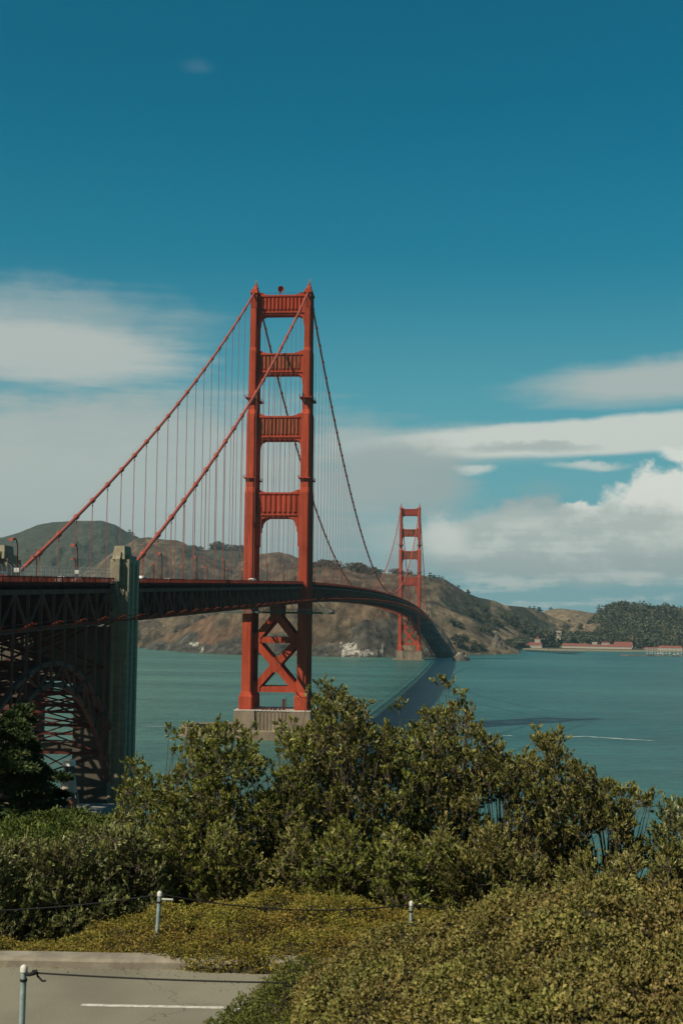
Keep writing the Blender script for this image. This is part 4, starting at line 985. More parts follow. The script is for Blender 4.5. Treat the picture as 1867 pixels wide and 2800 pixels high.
# wood on the right hill: too many crowns to count
def wood():
    Vs, Fs, off = [], [], 0
    for i in range(1150):
        u = random.uniform(1622, 2150); d = random.uniform(2860, 3420)
        top = np.interp(u, [1622,1650,1700,2150], [3230,3050,2870,2860])
        if d < top: continue
        x, y, z = on_hill(u, d)
        if z < 5: continue
        s = random.uniform(9, 22); n = 85; p, dr = blob_points(n, 4, .85); p[:, 2] -= .2
        V, F = leaves(p*s+np.array([x,y,z]), dr+rng.normal(size=(n,3))*.7, rng.uniform(2.6,4.6,n)*s/15, rng.uniform(2.0,3.4,n)*s/15)
        Vs.append(V); Fs.append(F+off); off += len(V)
    o = link_mesh('wood', np_mesh('wood', np.concatenate(Vs), np.concatenate(Fs)), far_leaf); tag(o, 'dense dark green wood covering the hill at the right edge', 'wood', kind='stuff')
    Vs, Fs, off = [], [], 0
    for i in range(520):                                    # scrub thickets on the slopes
        u = random.choice([random.uniform(1230, 1500), random.uniform(1500,1640), random.uniform(880,1200)]); d = random.uniform(2350, 3500)
        if fbm(u*.03, d*.01, 3, 9) < .05: continue
        x, y, z = on_hill(u, d)
        if z < 6: continue
        s = random.uniform(3, 9); n = 40; p, dr = blob_points(n, 4, .7); p[:, 2] -= .3
        V, F = leaves(p*s+np.array([x,y,z]), dr+rng.normal(size=(n,3))*.7, rng.uniform(1.2,2.4,n)*s/8, rng.uniform(1,1.8,n)*s/8)
        Vs.append(V); Fs.append(F+off); off += len(V)
    o = link_mesh('hillside_scrub', np_mesh('hillside_scrub', np.concatenate(Vs), np.concatenate(Fs)), far_leaf2); tag(o, 'scattered low scrub dotting the brown headland slopes', 'scrub', kind='stuff')
wood()

def house(u, d, wpx, hpx, label, name='house', roof=True, base_v=None, deep=9.0, rot=0, rp=.45, nwin=None, cat='house'):
    x, y, z = on_hill(u, d)
    if base_v is not None: z = CAM[2]+(1693+.0113*(u-933)-base_v)/FPX*d
    w = wpx*d/FPX; h = hpx*d/FPX; eh = h*(1-rp) if roof else h
    b = math.atan2(-(x-CAM[0]), (y-CAM[1])); o = empty(name, (x,y,z), b+rot); tag(o, label, cat)
    mb = MB(); mb.box(-w/2, w/2, 0, deep, -3, eh); mb.build('wall', M['wallp'], o)
    if roof:
        mb = MB(); ov = .5
        if w > deep: mb.add([(-w/2-ov,-ov,eh),(w/2+ov,-ov,eh),(w/2+ov,deep+ov,eh),(-w/2-ov,deep+ov,eh),(-w/2+deep*.15,deep/2,h),(w/2-deep*.15,deep/2,h)], [(0,1,5,4),(2,3,4,5),(1,2,5),(3,0,4),(0,3,2,1)])
        else: mb.add([(-w/2-ov,-ov,eh),(w/2+ov,-ov,eh),(w/2+ov,deep+ov,eh),(-w/2-ov,deep+ov,eh),(0,-ov,h),(0,deep+ov,h)], [(0,1,4),(1,2,5,4),(2,3,5),(3,0,4,5),(0,3,2,1)])
        mb.build('roof', M['redroof'], o)
    n = nwin or max(1, int(w/4.2))
    for i in range(n):
        c = -w/2+(i+.5)*w/n; m_ = MB(); m_.box(c-.55, c+.55, -.06, .02, eh*.35, eh*.75); m_.build('window', M['glass'], o)
    return o
house(1572, 2800, 71, 10.5, 'long cream shed with red roof, leftmost of the long harbour sheds', 'shed', base_v=1768, cat='shed', rp=.6)
house(1635, 2795, 52, 8, 'lower long cream shed with red roof in the middle of the harbour front', 'shed', base_v=1768.5, cat='shed', rp=.55)
house(1693, 2790, 64, 10, 'long cream shed with red roof, right of the middle shed', 'shed', base_v=1770, cat='shed', rp=.6)
house(1703, 2850, 50, 11, 'red roofed hall standing behind the right hand harbour sheds', 'hall', base_v=1764, cat='hall', rp=.75)
house(1655, 2850, 22, 7, 'small red roofed building behind the middle shed', 'shed', base_v=1760, cat='shed', rp=.4)
house(1625, 2860, 14, 8, 'small white flat topped block behind the sheds', 'block', roof=False, base_v=1762, cat='building')
house(1831, 2780, 62, 13, 'cream boathouse with red roof beside the marina at the right edge', 'boathouse', base_v=1776, cat='boathouse', rp=.45)
house(1779, 2790, 38, 6, 'low brown roofed shed left of the marina boathouse', 'shed', base_v=1773, cat='shed', rp=.5)
house(1463, 2760, 36, 13, 'red roofed cream house at the left end of the harbour front', base_v=1768, rp=.55)
house(1438, 2755, 16, 8, 'small white cottage beside the left harbour house', 'cottage', base_v=1767, cat='cottage', rp=.5)
house(1469, 2835, 15, 14, 'tall white gabled house with red roof above the harbour', base_v=1752, rp=.55, deep=14)
house(1433, 2860, 26, 9, 'red roofed house half hidden among the left grove', base_v=1748, rp=.6)
house(1527, 2870, 14, 9, 'pale flat roofed house among tall trees on the hillside', roof=False, base_v=1733, nwin=3)
house(1526, 2850, 12, 6, 'pale lower house under the hillside house', roof=False, base_v=1744, nwin=2)
house(1403, 2960, 7, 5, 'tiny white gabled cottage in the grove at left', 'cottage', base_v=1731, cat='cottage', deep=8)
house(1360, 2900, 12, 5, 'pale bungalow on the slope left of the grove', 'bungalow', roof=False, base_v=1727, cat='bungalow', nwin=2)
# quay wall, pier, breakwater, marina boats
mb = MB()
pts = [(1430,2705),(1500,2690),(1600,2690),(1740,2700),(1900,2720),(2200,2800)]
for (u0,d0),(u1,d1) in zip(pts[:-1], pts[1:]):
    a = on_hill(u0, d0); b = on_hill(u1, d1); mb.bar((a[0],a[1],1.0), (b[0],b[1],1.0), 8, 5.0)
tag(mb.build('quay_wall', M['conc'], None), 'long pale quay wall along the harbour front', 'quay')
pr_ = empty('wooden_pier', (0,0,0)); tag(pr_, 'dark timber pier reaching into the bay before the harbour', 'pier')
a = np.array(on_hill(1437, 2600)); b = np.array(on_hill(1575, 2420)); a[2] = b[2] = 3.0
mb = MB(); mb.bar(a, b, 9, .9); c_ = np.array(on_hill(1520, 2480)); c_[2] = 3.02; mb.bar(c_, (b[0]+4,b[1],3.02), 22, .85); mb.build('deck', M['wood'], pr_)
mb = MB()
for t in np.linspace(0, 1, 42):
    q = a+(b-a)*t; mb = MB(); mb.box(q[0]-.35, q[0]+.35, q[1]-5, q[1]-4.3, -3, 2.6); mb.build('piling', M['wood'], pr_)
a = np.array(on_hill(1697, 2350)); b = np.array(on_hill(2000, 2420))
V = []; n = 60
mb = MB()
for i in range(n):
    t = i/(n-1); q = a+(b-a)*t; mb.loft([[(q[0]-4,q[1]-5,-2),(q[0]+4,q[1]-5,-2),(q[0]+4,q[1]+5,-2),(q[0]-4,q[1]+5,-2)],[(q[0]-2,q[1]-1.5,1.6+random.random()),(q[0]+2.5,q[1]-1.5,1.4+random.random()),(q[0]+2.5,q[1]+1.5,1.5+random.random()),(q[0]-2,q[1]+2,1.6+random.random())]])
tag(mb.build('breakwater', M['rockm']), 'low rubble breakwater in front of the marina', 'breakwater')
def sailboat():
    r = empty('sailboat', (0,0,0)); mb = MB()
    mb.loft([[(-4,0,-.3),(-4,0,-.2),(-4,0,-.1)],[(-3.9,-1,.9),(-3.9,0,-.3),(-3.9,1,.9)],[(0,-1.5,1),(0,0,-.5),(0,1.5,1)],[(4.5,-.05,1.3),(4.5,0,1.0),(4.5,.05,1.3)]]); mb.box(-2,1.6,-.9,.9,.9,1.6); mb.build('hull', M['white'], r)
    mb = MB(); mb.tube([(0,0,1),(0,0,12)], .22, 6); mb.tube([(0,0,2.6),(-3.6,0,2.5)], .18, 6); mb.build('mast', M['white'], r); return r
sb = sailboat(); ub = [1768,1776,1783,1790,1797,1805,1812,1820,1830,1842,1853,1862]
for i, u in enumerate(ub):
    o = sb if i == 0 else copy_tree(sb); d = 2470+(i*37)%110; x, y, _ = on_hill(u, d); o.location = (x, y, 0); o.rotation_euler = (0,0,random.uniform(0,6.28))
    tag(o, f'white moored sailboat with bare mast in the marina, {ORD[i]} from the left', 'sailboat', 'sailboats in the marina')
# boat wake and foam lines
fm = mat('foam', (.55,.62,.60), .8, .2, .5)
def wake(pts, w, label):
    mb = MB(); P_ = [at_z(u, v, .05) for u, v in pts]; V = []; n = 60
    ts = np.linspace(0, len(P_)-1, n)
    for t in ts:
        i = min(int(t), len(P_)-2); p = P_[i]+(P_[i+1]-P_[i])*(t-i); k = w*(.25+1.1*vnoise(np.array(t*3.1), np.array(1.7), 3))*min(1, 8*t/(len(P_)), 8*(len(P_)-1-t)/len(P_)+.05)
        V += [(p[0], p[1]-k, .05), (p[0], p[1]+k, .05)]
    mb.v = V; mb.f = [(2*i, 2*i+1, 2*i+3, 2*i+2) for i in range(n-1)]; mb.sm = [False]*(n-1)
    tag(mb.build('boat_wake', fm), label, 'wake', kind='structure')
wake([(1525,2016),(1560,2015),(1600,2014),(1640,2017),(1700,2021),(1760,2024),(1795,2027)], 1.3, 'thin white wake line on the bay at right')
wake([(1372,2011),(1390,2012),(1402,2012)], 1.0, 'short white wake dash on the bay')
wake([(388,1987),(420,1986),(450,1987),(477,1984)], .7, 'thin foam line right of the concrete pylon')
# sea rocks
def rock_mesh(name, x, y, w, dp, h, seed, peak=.5, mt='rockm', label='', power=1.0, lean=0.0):
    n = 46; g = np.linspace(-1, 1, n); X, Y = np.meshgrid(g, g, indexing='ij'); r = np.sqrt(((X-(peak*2-1)*(1-np.abs(X))*.9))**2+Y**2)
    rd = ridged(X*1.8+seed, Y*1.8, 5, seed); Z = np.clip(1-r, 0, 1)**power*h*(.5+.5*rd+.3*ridged(X*5+seed, Y*5, 3, seed+5))+fbm(X*5, Y*5, 4, seed)*h*.06-1.2
    V = np.stack([x+X*w+lean*Z, y+Y*dp, Z], -1).reshape(-1,3); i = np.arange(n-1)[:, None]*n+np.arange(n-1)[None]
    me = np_mesh(name, V, np.stack([i,i+n,i+n+1,i+1], -1).reshape(-1,4)); return tag(link_mesh(name, me, M[mt]), label, 'rock')
q = at_z(1359, 1788, 0); rock_mesh('sea_rock', q[0]+1, q[1]+14, 21, 17, 40, 3, .40, label='jagged pointed rock stack standing in the bay before the harbour', power=.72)
q = at_z(1262, 1807, 0); rock_mesh('sea_rock', q[0]-1, q[1]+10, 12.5, 13, 17, 8, .5, label='low pale rock at the point right of the far tower', power=.45)
st = empty('fog_station', (q[0]-1, q[1]+8, 5)); tag(st, 'small white ruined fog station on the low rock right of the far tower', 'building')
mb = MB(); mb.box(-7,2,-4,4,-1,4); mb.box(2,7,-3,3,-1,2.5); mb.box(-5,-1,-3,3,4,7); mb.build('wall', M['wallp'], st)
mb = MB(); mb.box(-7.2,2.2,-4.2,4.2,4.0,4.35); mb.box(-5.2,-.8,-3.2,3.2,7,7.3); mb.build('roof', M['wallp'], st)
for x in (-5.5,-3,-.5): mb = MB(); mb.box(x-.5,x+.5,-4.06,-3.98,1,2.6); mb.build('window', M['glass'], st)
# trail cut and wall lines on the slope
for nm, pts, lb in (('hillside_road', [(1196,2660,0),(1230,2665,0),(1262,2670,0)], 'pale road line contouring the slope right of the far tower'),):
    pass

#FOREGROUND
# ================================================================= FOREGROUND: road, kerb, posts, hedges, shrubs, conifers
ZR = 52.40
ka, kb = at_z(0, 2645, ZR), at_z(840, 2659, ZR); kd = (kb-ka)/np.linalg.norm(kb-ka); kn = np.array((-kd[1], kd[0], 0.0))   # kn points away from the viewer
if kn@np.array((math.sin(YAW), math.cos(YAW), 0)) < 0: kn = -kn
def K(t, n, z): p = ka+kd*t+kn*n; return (p[0], p[1], z)
def kerb_bend(t): return -.0009*max(0, 2-t)**2
m = mat('asphalt', (.245,.232,.176), .92, .22, 55, c2=(.150,.142,.108), bump=.025, bscale=150, spec=.15, detail=12)
mb = MB(); ts = np.linspace(-45, 60, 36)
mb.v = [K(t, n, ZR) for t in ts for n in (-24, .02+0)]; mb.f = [(2*i, 2*i+2, 2*i+3, 2*i+1) for i in range(len(ts)-1)]; mb.sm = [False]*len(mb.f)
t = m.node_tree; b = t.nodes['Principled BSDF']; src = b.inputs['Base Color'].links[0].from_socket
tcn = t.nodes.new('ShaderNodeTexCoord'); n1_ = t.nodes.new('ShaderNodeTexNoise'); n1_.inputs['Scale'].default_value = .55; n1_.inputs['Detail'].default_value = 7; t.links.new(tcn.outputs['Object'], n1_.inputs['Vector'])
mr_ = t.nodes.new('ShaderNodeMapRange'); mr_.inputs[1].default_value = .35; mr_.inputs[2].default_value = .65; mr_.inputs[3].default_value = .80; mr_.inputs[4].default_value = 1.06; t.links.new(n1_.outputs[0], mr_.inputs[0])
vo = t.nodes.new('ShaderNodeTexVoronoi'); vo.feature = 'DISTANCE_TO_EDGE'; vo.inputs['Scale'].default_value = .33; wn = t.nodes.new('ShaderNodeTexNoise'); wn.inputs['Scale'].default_value = 2.5; wn.inputs['Detail'].default_value = 5; t.links.new(tcn.outputs['Object'], wn.inputs['Vector'])
va = t.nodes.new('ShaderNodeVectorMath'); va.operation = 'ADD'; t.links.new(tcn.outputs['Object'], va.inputs[0]); t.links.new(wn.outputs['Color'], va.inputs[1]); t.links.new(va.outputs[0], vo.inputs['Vector'])
mc_ = t.nodes.new('ShaderNodeMapRange'); mc_.inputs[1].default_value = .0; mc_.inputs[2].default_value = .006; mc_.inputs[3].default_value = .55; mc_.inputs[4].default_value = 1.0; t.links.new(vo.outputs['Distance'], mc_.inputs[0])
mu = t.nodes.new('ShaderNodeMath'); mu.operation = 'MULTIPLY'; t.links.new(mr_.outputs[0], mu.inputs[0]); t.links.new(mc_.outputs[0], mu.inputs[1])
mx_ = t.nodes.new('ShaderNodeMix'); mx_.data_type = 'RGBA'; mx_.blend_type = 'MULTIPLY'; mx_.inputs[0].default_value = 1; t.links.new(src, mx_.inputs[6]); t.links.new(mu.outputs[0], mx_.inputs[7]); t.links.new(mx_.outputs[2], b.inputs['Base Color'])
tag(mb.build('road', m), 'worn grey asphalt road crossing below the overlook', kind='structure')
mb = MB(); a = at_z(222, 2749, ZR+.004); b = at_z(720, 2759, ZR+.004); d_ = (b-a)/np.linalg.norm(b-a); n_ = np.array((-d_[1], d_[0], 0))
if n_@kn < 0: n_ = -n_
nseg = 24; V = []
for i in range(nseg+1):
    p = a+(b-a)*i/nseg; V += [tuple(p-n_*(.055+random.uniform(-.006,.006))), tuple(p+n_*(.055+random.uniform(-.006,.006)))]
mb.v = V; mb.f = [(2*i, 2*i+2, 2*i+3, 2*i+1) for i in range(nseg)]; mb.sm = [False]*nseg
tag(mb.build('lane_marking', mat('road_paint', (.62,.60,.54), .8, .25, 9, c2=(.30,.29,.25), bump=.05, bscale=80)), 'single white dash painted on the asphalt', kind='structure')
km = mat('kerb_concrete', (.29,.262,.205), .9, .15, 2.5, c2=(.17,.15,.118), bump=.12, bscale=30)
mb = MB()
prof = [(0,-.1),(0.0,.10),(.035,.145),(.40,.155),(.40,-.1)]
rings = [[K(t, n+kerb_bend(t), ZR+z+.004*math.sin(t*3)) for n, z in prof] for t in np.linspace(-40, 55, 160)]
mb.loft(rings); tag(mb.build('kerb', km), 'pale concrete kerb along the far side of the road', kind='structure')

# ground cover: mounded low plants as a leafy sheet
def polar_pt(u, f):
    r = ray(u, 1693+.0113*(u-933)); k = f/(r[0]*math.sin(YAW)+r[1]*math.cos(YAW)); return CAM[0]+r[0]*k, CAM[1]+r[1]*k
def groundcover(name, label, crest, fc, zfoot, ffront, fback, n, llen, mats, dark, seed, us, lump=.10, front_pow=.6, foot=None, back=1.3, frontdrop=None, kindg='ground cover'):
    gu = np.linspace(us[0], us[1], int((us[1]-us[0])/6.5)); gf = np.linspace(ffront, fback, 150); U, Fq = np.meshgrid(gu, gf, indexing='ij')
    cu, cv = zip(*crest); v = np.interp(U, cu, cv); fcu = np.interp(U, *zip(*fc))
    def slope(uu, vv): q = ray(uu, vv); return q[2]/(q[0]*math.sin(YAW)+q[1]*math.cos(YAW))
    sl_ = np.array([slope(a, np.interp(a, cu, cv)) for a in gu])[:, None]; zc = CAM[2]+sl_*fcu*math.cos(0)
    r = np.array([ray(u, 1693+.0113*(u-933)) for u in gu]); k = Fq/(r[:, 0]*math.sin(YAW)+r[:, 1]*math.cos(YAW))[:, None]
    X = CAM[0]+r[:, :1]*k; Y = CAM[1]+r[:, 1:2]*k
    if frontdrop is not None: zf = zc-(fcu-Fq)*frontdrop
    else:
        ft = np.interp(U, *zip(*foot)); t = np.clip((Fq-ft)/(fcu-ft), 0, 1); zf = zfoot+(zc-zfoot)*(1-(1-t)**(1/front_pow)); zf = np.where(Fq < ft, zfoot-.5, zf)
    Z = np.where(Fq < fcu, zf, zc-np.maximum(Fq-fcu, 0)**1.3*back)
    Z = Z+fbm(X*1.6, Y*1.6, 4, seed)*lump*2.2+fbm(X*6, Y*6, 3, seed+3)*lump*.7
    V = np.stack([X, Y, Z], -1); me_u = V.reshape(-1,3); nf = len(gf); i = np.arange(len(gu)-1)[:, None]*nf+np.arange(nf-1)[None]
    F = np.stack([i, i+nf, i+nf+1, i+1], -1).reshape(-1,4); keep = me_u[:, 2][F].max(1) > ZR-.35; F = F[keep]
    root = empty(name, (0,0,0)); 
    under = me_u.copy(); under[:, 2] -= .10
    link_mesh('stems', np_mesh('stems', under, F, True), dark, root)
    # scatter sprigs on the sheet
    fa = V.reshape(-1,3); A, B, Cc, Dd = [fa[F[:, q]] for q in range(4)]; nr = np.cross(B-A, Dd-A); ar = np.linalg.norm(nr, axis=1); nr /= ar[:, None]; nr = np.where(nr[:, 2:3] < 0, -nr, nr)
    toc = CAM-A; seen = (nr*toc).sum(1) > -.25*np.linalg.norm(toc, axis=1)
    w = ar*np.where(seen, 1, .25); kk = rng.choice(len(F), size=n//5, p=w/w.sum()); s_, t_ = rng.random(len(kk))[:, None], rng.random(len(kk))[:, None]
    P0 = A[kk]+(B-A)[kk]*s_+(Dd-A)[kk]*t_+nr[kk]*(rng.random((len(kk),1))**1.3*.09-.05)
    hgt = fbm(P0[:, 0]*9, P0[:, 1]*9, 2, seed+8)*.05; P0[:, 2] += hgt
    PP = np.repeat(P0, 5, 0)+rng.normal(size=(len(P0)*5,3))*llen*.35; NN = np.repeat(nr[kk], 5, 0)+rng.normal(size=(len(PP),3))*.75
    Ln = llen*rng.uniform(.5,1.45,len(PP)); PP[:, 2] += np.repeat(np.where(rng.random(len(P0)) < .05, rng.random(len(P0))*.09, 0), 5); Vv, Ff = leaves(PP, NN, Ln, Ln*rng.uniform(.5,.72,len(PP)))
    o = link_mesh('foliage', np_mesh('foliage', Vv, Ff), mats, root)
    tag(root, label, kindg, kind='stuff')
    return root
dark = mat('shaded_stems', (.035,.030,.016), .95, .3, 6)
g_far = leafmat('ice_plant_leaves', [(0.237,0.147,0.039),(0.140,0.147,0.029),(0.251,0.221,0.039),(0.377,0.309,0.052),(0.196,0.184,0.033),(0.462,0.382,0.065)], .6, .08, .25)
g_near = leafmat('near_hedge_leaves', [(0.169,0.123,0.042),(0.112,0.128,0.032),(0.259,0.225,0.063),(0.182,0.180,0.045),(0.326,0.277,0.079),(0.143,0.158,0.039)], .55, .08, .3)
g_mid = leafmat('green_hedge_leaves', [(0.068,0.088,0.017),(0.115,0.131,0.023),(0.162,0.168,0.031),(0.095,0.120,0.021)], .55, .1, .3)
groundcover('ground_cover', 'yellowish mounded ground cover spilling over the far kerb', 
  [(-650,2600),(0,2573),(120,2583),(180,2576),(250,2550),(330,2520),(400,2497),(450,2487),(560,2487),(640,2466),(700,2451),(780,2441),(860,2445),(930,2455),(1000,2468),(1080,2487),(1200,2495),(1900,2500)],
  [(-300,23.0),(0,23.0),(250,23.35),(440,23.6),(560,23.9),(780,24.5),(1000,24.6),(1500,24.8)], ZR+.08, 20.9, 27.5, 290000, .026, g_far, dark, 5, (-650, 1900),
  foot=[(-300,22.0),(300,22.0),(400,21.9),(470,21.65),(560,21.35),(840,21.25),(1500,21.2)], front_pow=.62, lump=.085, back=.5)
groundcover('ground_cover', 'broad brown green clipped ground cover filling the lower right corner',
  [(740,3000),(780,2880),(815,2750),(838,2680),(870,2636),(933,2612),(1050,2577),(1180,2524),(1300,2496),(1400,2450),(1500,2434),(1560,2427),(1680,2411),(1760,2428),(1867,2424),(2300,2420),(2700,2450),(2850,2560),(2960,2900)],
  [(480,17.2),(800,16.4),(1000,15.3),(1300,14.6),(2300,14.2)], ZR, 8.6, 19, 290000, .034, g_near, dark, 9, (770, 2960), lump=.12, frontdrop=.045, back=1.3)
groundcover('ground_cover', 'fresh green low hedge at the road edge, left of the brown ground cover',
  [(440,2900),(520,2838),(570,2796),(620,2757),(680,2718),(740,2690),(790,2660),(850,2637),(880,2640),(900,2700),(960,2900)],
  [(440,17.4),(1000,17.0)], ZR, 14.2, 19.5, 42000, .027, g_mid, dark, 19, (440, 960), lump=.10, frontdrop=.10, back=1.6)

# dry leaf litter along the foot of the kerb and hedge
n = 380; tt = rng.uniform(-4, 9, n); nn = -np.abs(rng.normal(size=n))*.16-.01
LP = np.array([K(a, b, ZR+.006) for a, b in zip(tt, nn)]); LP2 = at_z(700, 2690, ZR+.006)+rng.normal(size=(160,3))*np.array((.9,.5,0)); LP = np.concatenate([LP, LP2])
V, F = leaves(LP, rng.normal(size=(len(LP),3))*np.array((1,1,.12)), rng.uniform(.015,.04,len(LP)), rng.uniform(.008,.016,len(LP)), fold=.1)
tag(link_mesh('leaf_litter', np_mesh('leaf_litter', V, F), leafmat('dry_leaves', [(.14,.08,.04),(.22,.13,.06),(.30,.2,.11)], .8, 0, .1)), 'dry brown leaf litter along the foot of the kerb', 'leaf litter', kind='stuff')
# posts and ropes
pm = mat('post_paint', (.30,.40,.41), .6, .15, 12, c2=(.20,.27,.27), bump=.3, bscale=60); cm = mat('post_cap_white', (.66,.66,.60), .6, .12, 20)
black = mat('black_rope', (.012,.012,.012), .7, .2, 30)
def post(top, basez, r, lean, label):
    o = empty('rope_post', (top[0]-lean, top[1], basez)); h = top[2]-basez
    mb = MB(); mb.tube([(0,0,-.3),(lean,0,h-.07)], r, 16); mb.build('pole', pm, o)
    mb = MB(); mb.tube([(lean,0,h-.085),(lean,0,h-.035),(lean,0,h-.015),(lean,0,h)], [r*1.28,r*1.28,r*1.0,r*.3], 16); mb.build('cap', cm, o)
    mb = MB(); mb.tube([(lean,0,h-.20),(lean,0,h-.17)], r*1.25, 12); mb.build('rope_band', black, o)
    tag(o, label, 'post', 'posts of the rope fence')
p1 = at_dist(66, 2639, 17.0); p2 = at_dist(437, 2437, 22.7); p3 = at_dist(1124.5, 2464, 23.6)
post(p1, ZR, .036, .01, 'nearest pale blue rope post with white cap at the lower left corner')
post(p2, ZR, .034, .06, 'pale blue rope post with white cap leaning in the far ground cover at left')
post(p3, ZR+.1, .031, .015, 'short whitish rope post half sunk in ground cover beside the shrubs')
def rope(a, b, sag, r, label, knot=False):
    mb = MB(); pts = [tuple(np.array(a)+(np.array(b)-np.array(a))*t+np.array((0,0,-4*sag*t*(1-t)))) for t in np.linspace(0, 1, 20)]
    mb.tube(pts, r, 7)
    if knot: 
        a = np.array(a); mb.tube([a+np.array((.02,0,.02)), a+np.array((.07,0,.03)), a+np.array((.09,0,-.04)), a+np.array((.16,-.02,-.09)), a+np.array((.20,-.02,-.085))], r*1.25, 7)
        mb.tube([a+np.array((-.05,-.045,0)), a+np.array((.0,-.055,-.01)), a+np.array((.05,-.04,0)), a+np.array((.08,0,.01))], r*2.2, 7)
    tag(mb.build('rope', black), label, 'rope')
q4 = at_dist(1010, 2690, 16.4)
rope(at_dist(84, 2661, 17.0), q4, .035, .011, 'black rope tied to the nearest post and running right into the hedge', True)
rope(at_dist(-420, 2480, 23.6), at_dist(436, 2447, 22.7), .16, .012, 'black rope coming from the left to the leaning post')
rope(at_dist(440, 2446, 22.7), at_dist(1121, 2475, 23.6), .17, .012, 'black rope between the leaning post and the short whitish post')
rope(at_dist(1128, 2475, 23.6), at_dist(1700, 2510, 24.0), .10, .012, 'black rope from the short whitish post into the right hand shrubs')
mb = MB(); a = at_dist(443, 2459, 22.65); mb.bar(a, a+np.array((.19,0,-.005)), .03, .02); tag(mb.build('wire_tag', cm), 'small pale strap end sticking out beside the leaning post', 'strap')

# broad leaved shrubs
def cluster(P0, up, n, ll, sp):
    """tuft of leaves whorled round short twigs"""
    d = up+rng.normal(size=3)*.25; d /= np.linalg.norm(d); tw = []
    k = rng.integers(4, 7); out = []
    for i in range(k):
        dd = d+rng.normal(size=3)*.55; dd /= np.linalg.norm(dd); ln = sp*rng.uniform(.55,1.1); a = P0-d*sp*.3+rng.normal(size=3)*sp*.15; b = a+dd*ln; tw.append((a, b))
        m_ = n//k; t = rng.uniform(.25,1.0,m_)**.6; pp = a+(b-a)*t[:, None]; ph = rng.uniform(0, 6.28, m_)
        e1 = np.cross(dd, (0.3,.2,1)); e1 /= np.linalg.norm(e1); e2 = np.cross(dd, e1)
        rad = e1*np.cos(ph)[:, None]+e2*np.sin(ph)[:, None]; ld = dd*(.35+.9*t[:, None])+rad*(.85-.35*t[:, None])+np.array((0,0,.38))
        out.append((pp, ld, ll*rng.uniform(.65,1.15,m_)))
    return out, tw
shrub_leaf = [leafmat('shrub_leaves_a', [(0.070,0.094,0.022),(0.124,0.154,0.034),(0.185,0.213,0.048),(0.274,0.284,0.060),(0.389,0.386,0.086),(0.150,0.179,0.044)], .38, .14, .5),
              leafmat('shrub_leaves_b', [(0.067,0.089,0.028),(0.132,0.151,0.040),(0.221,0.219,0.060),(0.318,0.288,0.079),(0.159,0.174,0.050),(0.424,0.365,0.103)], .38, .12, .5),
              leafmat('shrub_leaves_c', [(0.100,0.126,0.046),(0.166,0.195,0.068),(0.259,0.281,0.098),(0.374,0.389,0.147),(0.146,0.173,0.056)], .36, .12, .55)]
SKYL = [(300,2260),(345,2110),(358,2062),(372,2050),(400,2075),(440,2115),(480,2120),(503,2040),(512,1988),(560,1975),(600,1978),(625,1967),(660,1985),(700,2010),(712,2060),(745,2085),(762,2010),(775,1966),(800,1990),(830,1990),(862,1925),(885,1868),(910,1872),(940,1885),(965,1905),(1000,1920),(1012,1985),(1040,1995),(1062,1970),(1090,1985),(1110,2030),(1130,1968),(1160,1960),(1175,1925),(1205,1925),(1215,1945),(1240,1905),(1275,1900),(1290,1965),(1320,2000),(1360,2003),(1385,2060),(1425,2060),(1450,2030),(1470,1992),(1500,2000),(1530,1995),(1545,2070),(1600,2085),(1640,2120),(1700,2130),(1760,2158),(1780,2150),(1790,2230),(1806,2240),(1818,2170),(1845,2185),(1870,2180),(2100,2160)]
HOLES = [(745,2075,30,42),(722,2160,14,16),(1352,2226,30,32),(1642,2318,26,40),(1752,2262,22,40),(1765,2400,24,14),(1262,2246,0,0),(1100,2000,14,26),(1795,2225,12,50),(1640,2400,20,20),(448,2080,30,30)]
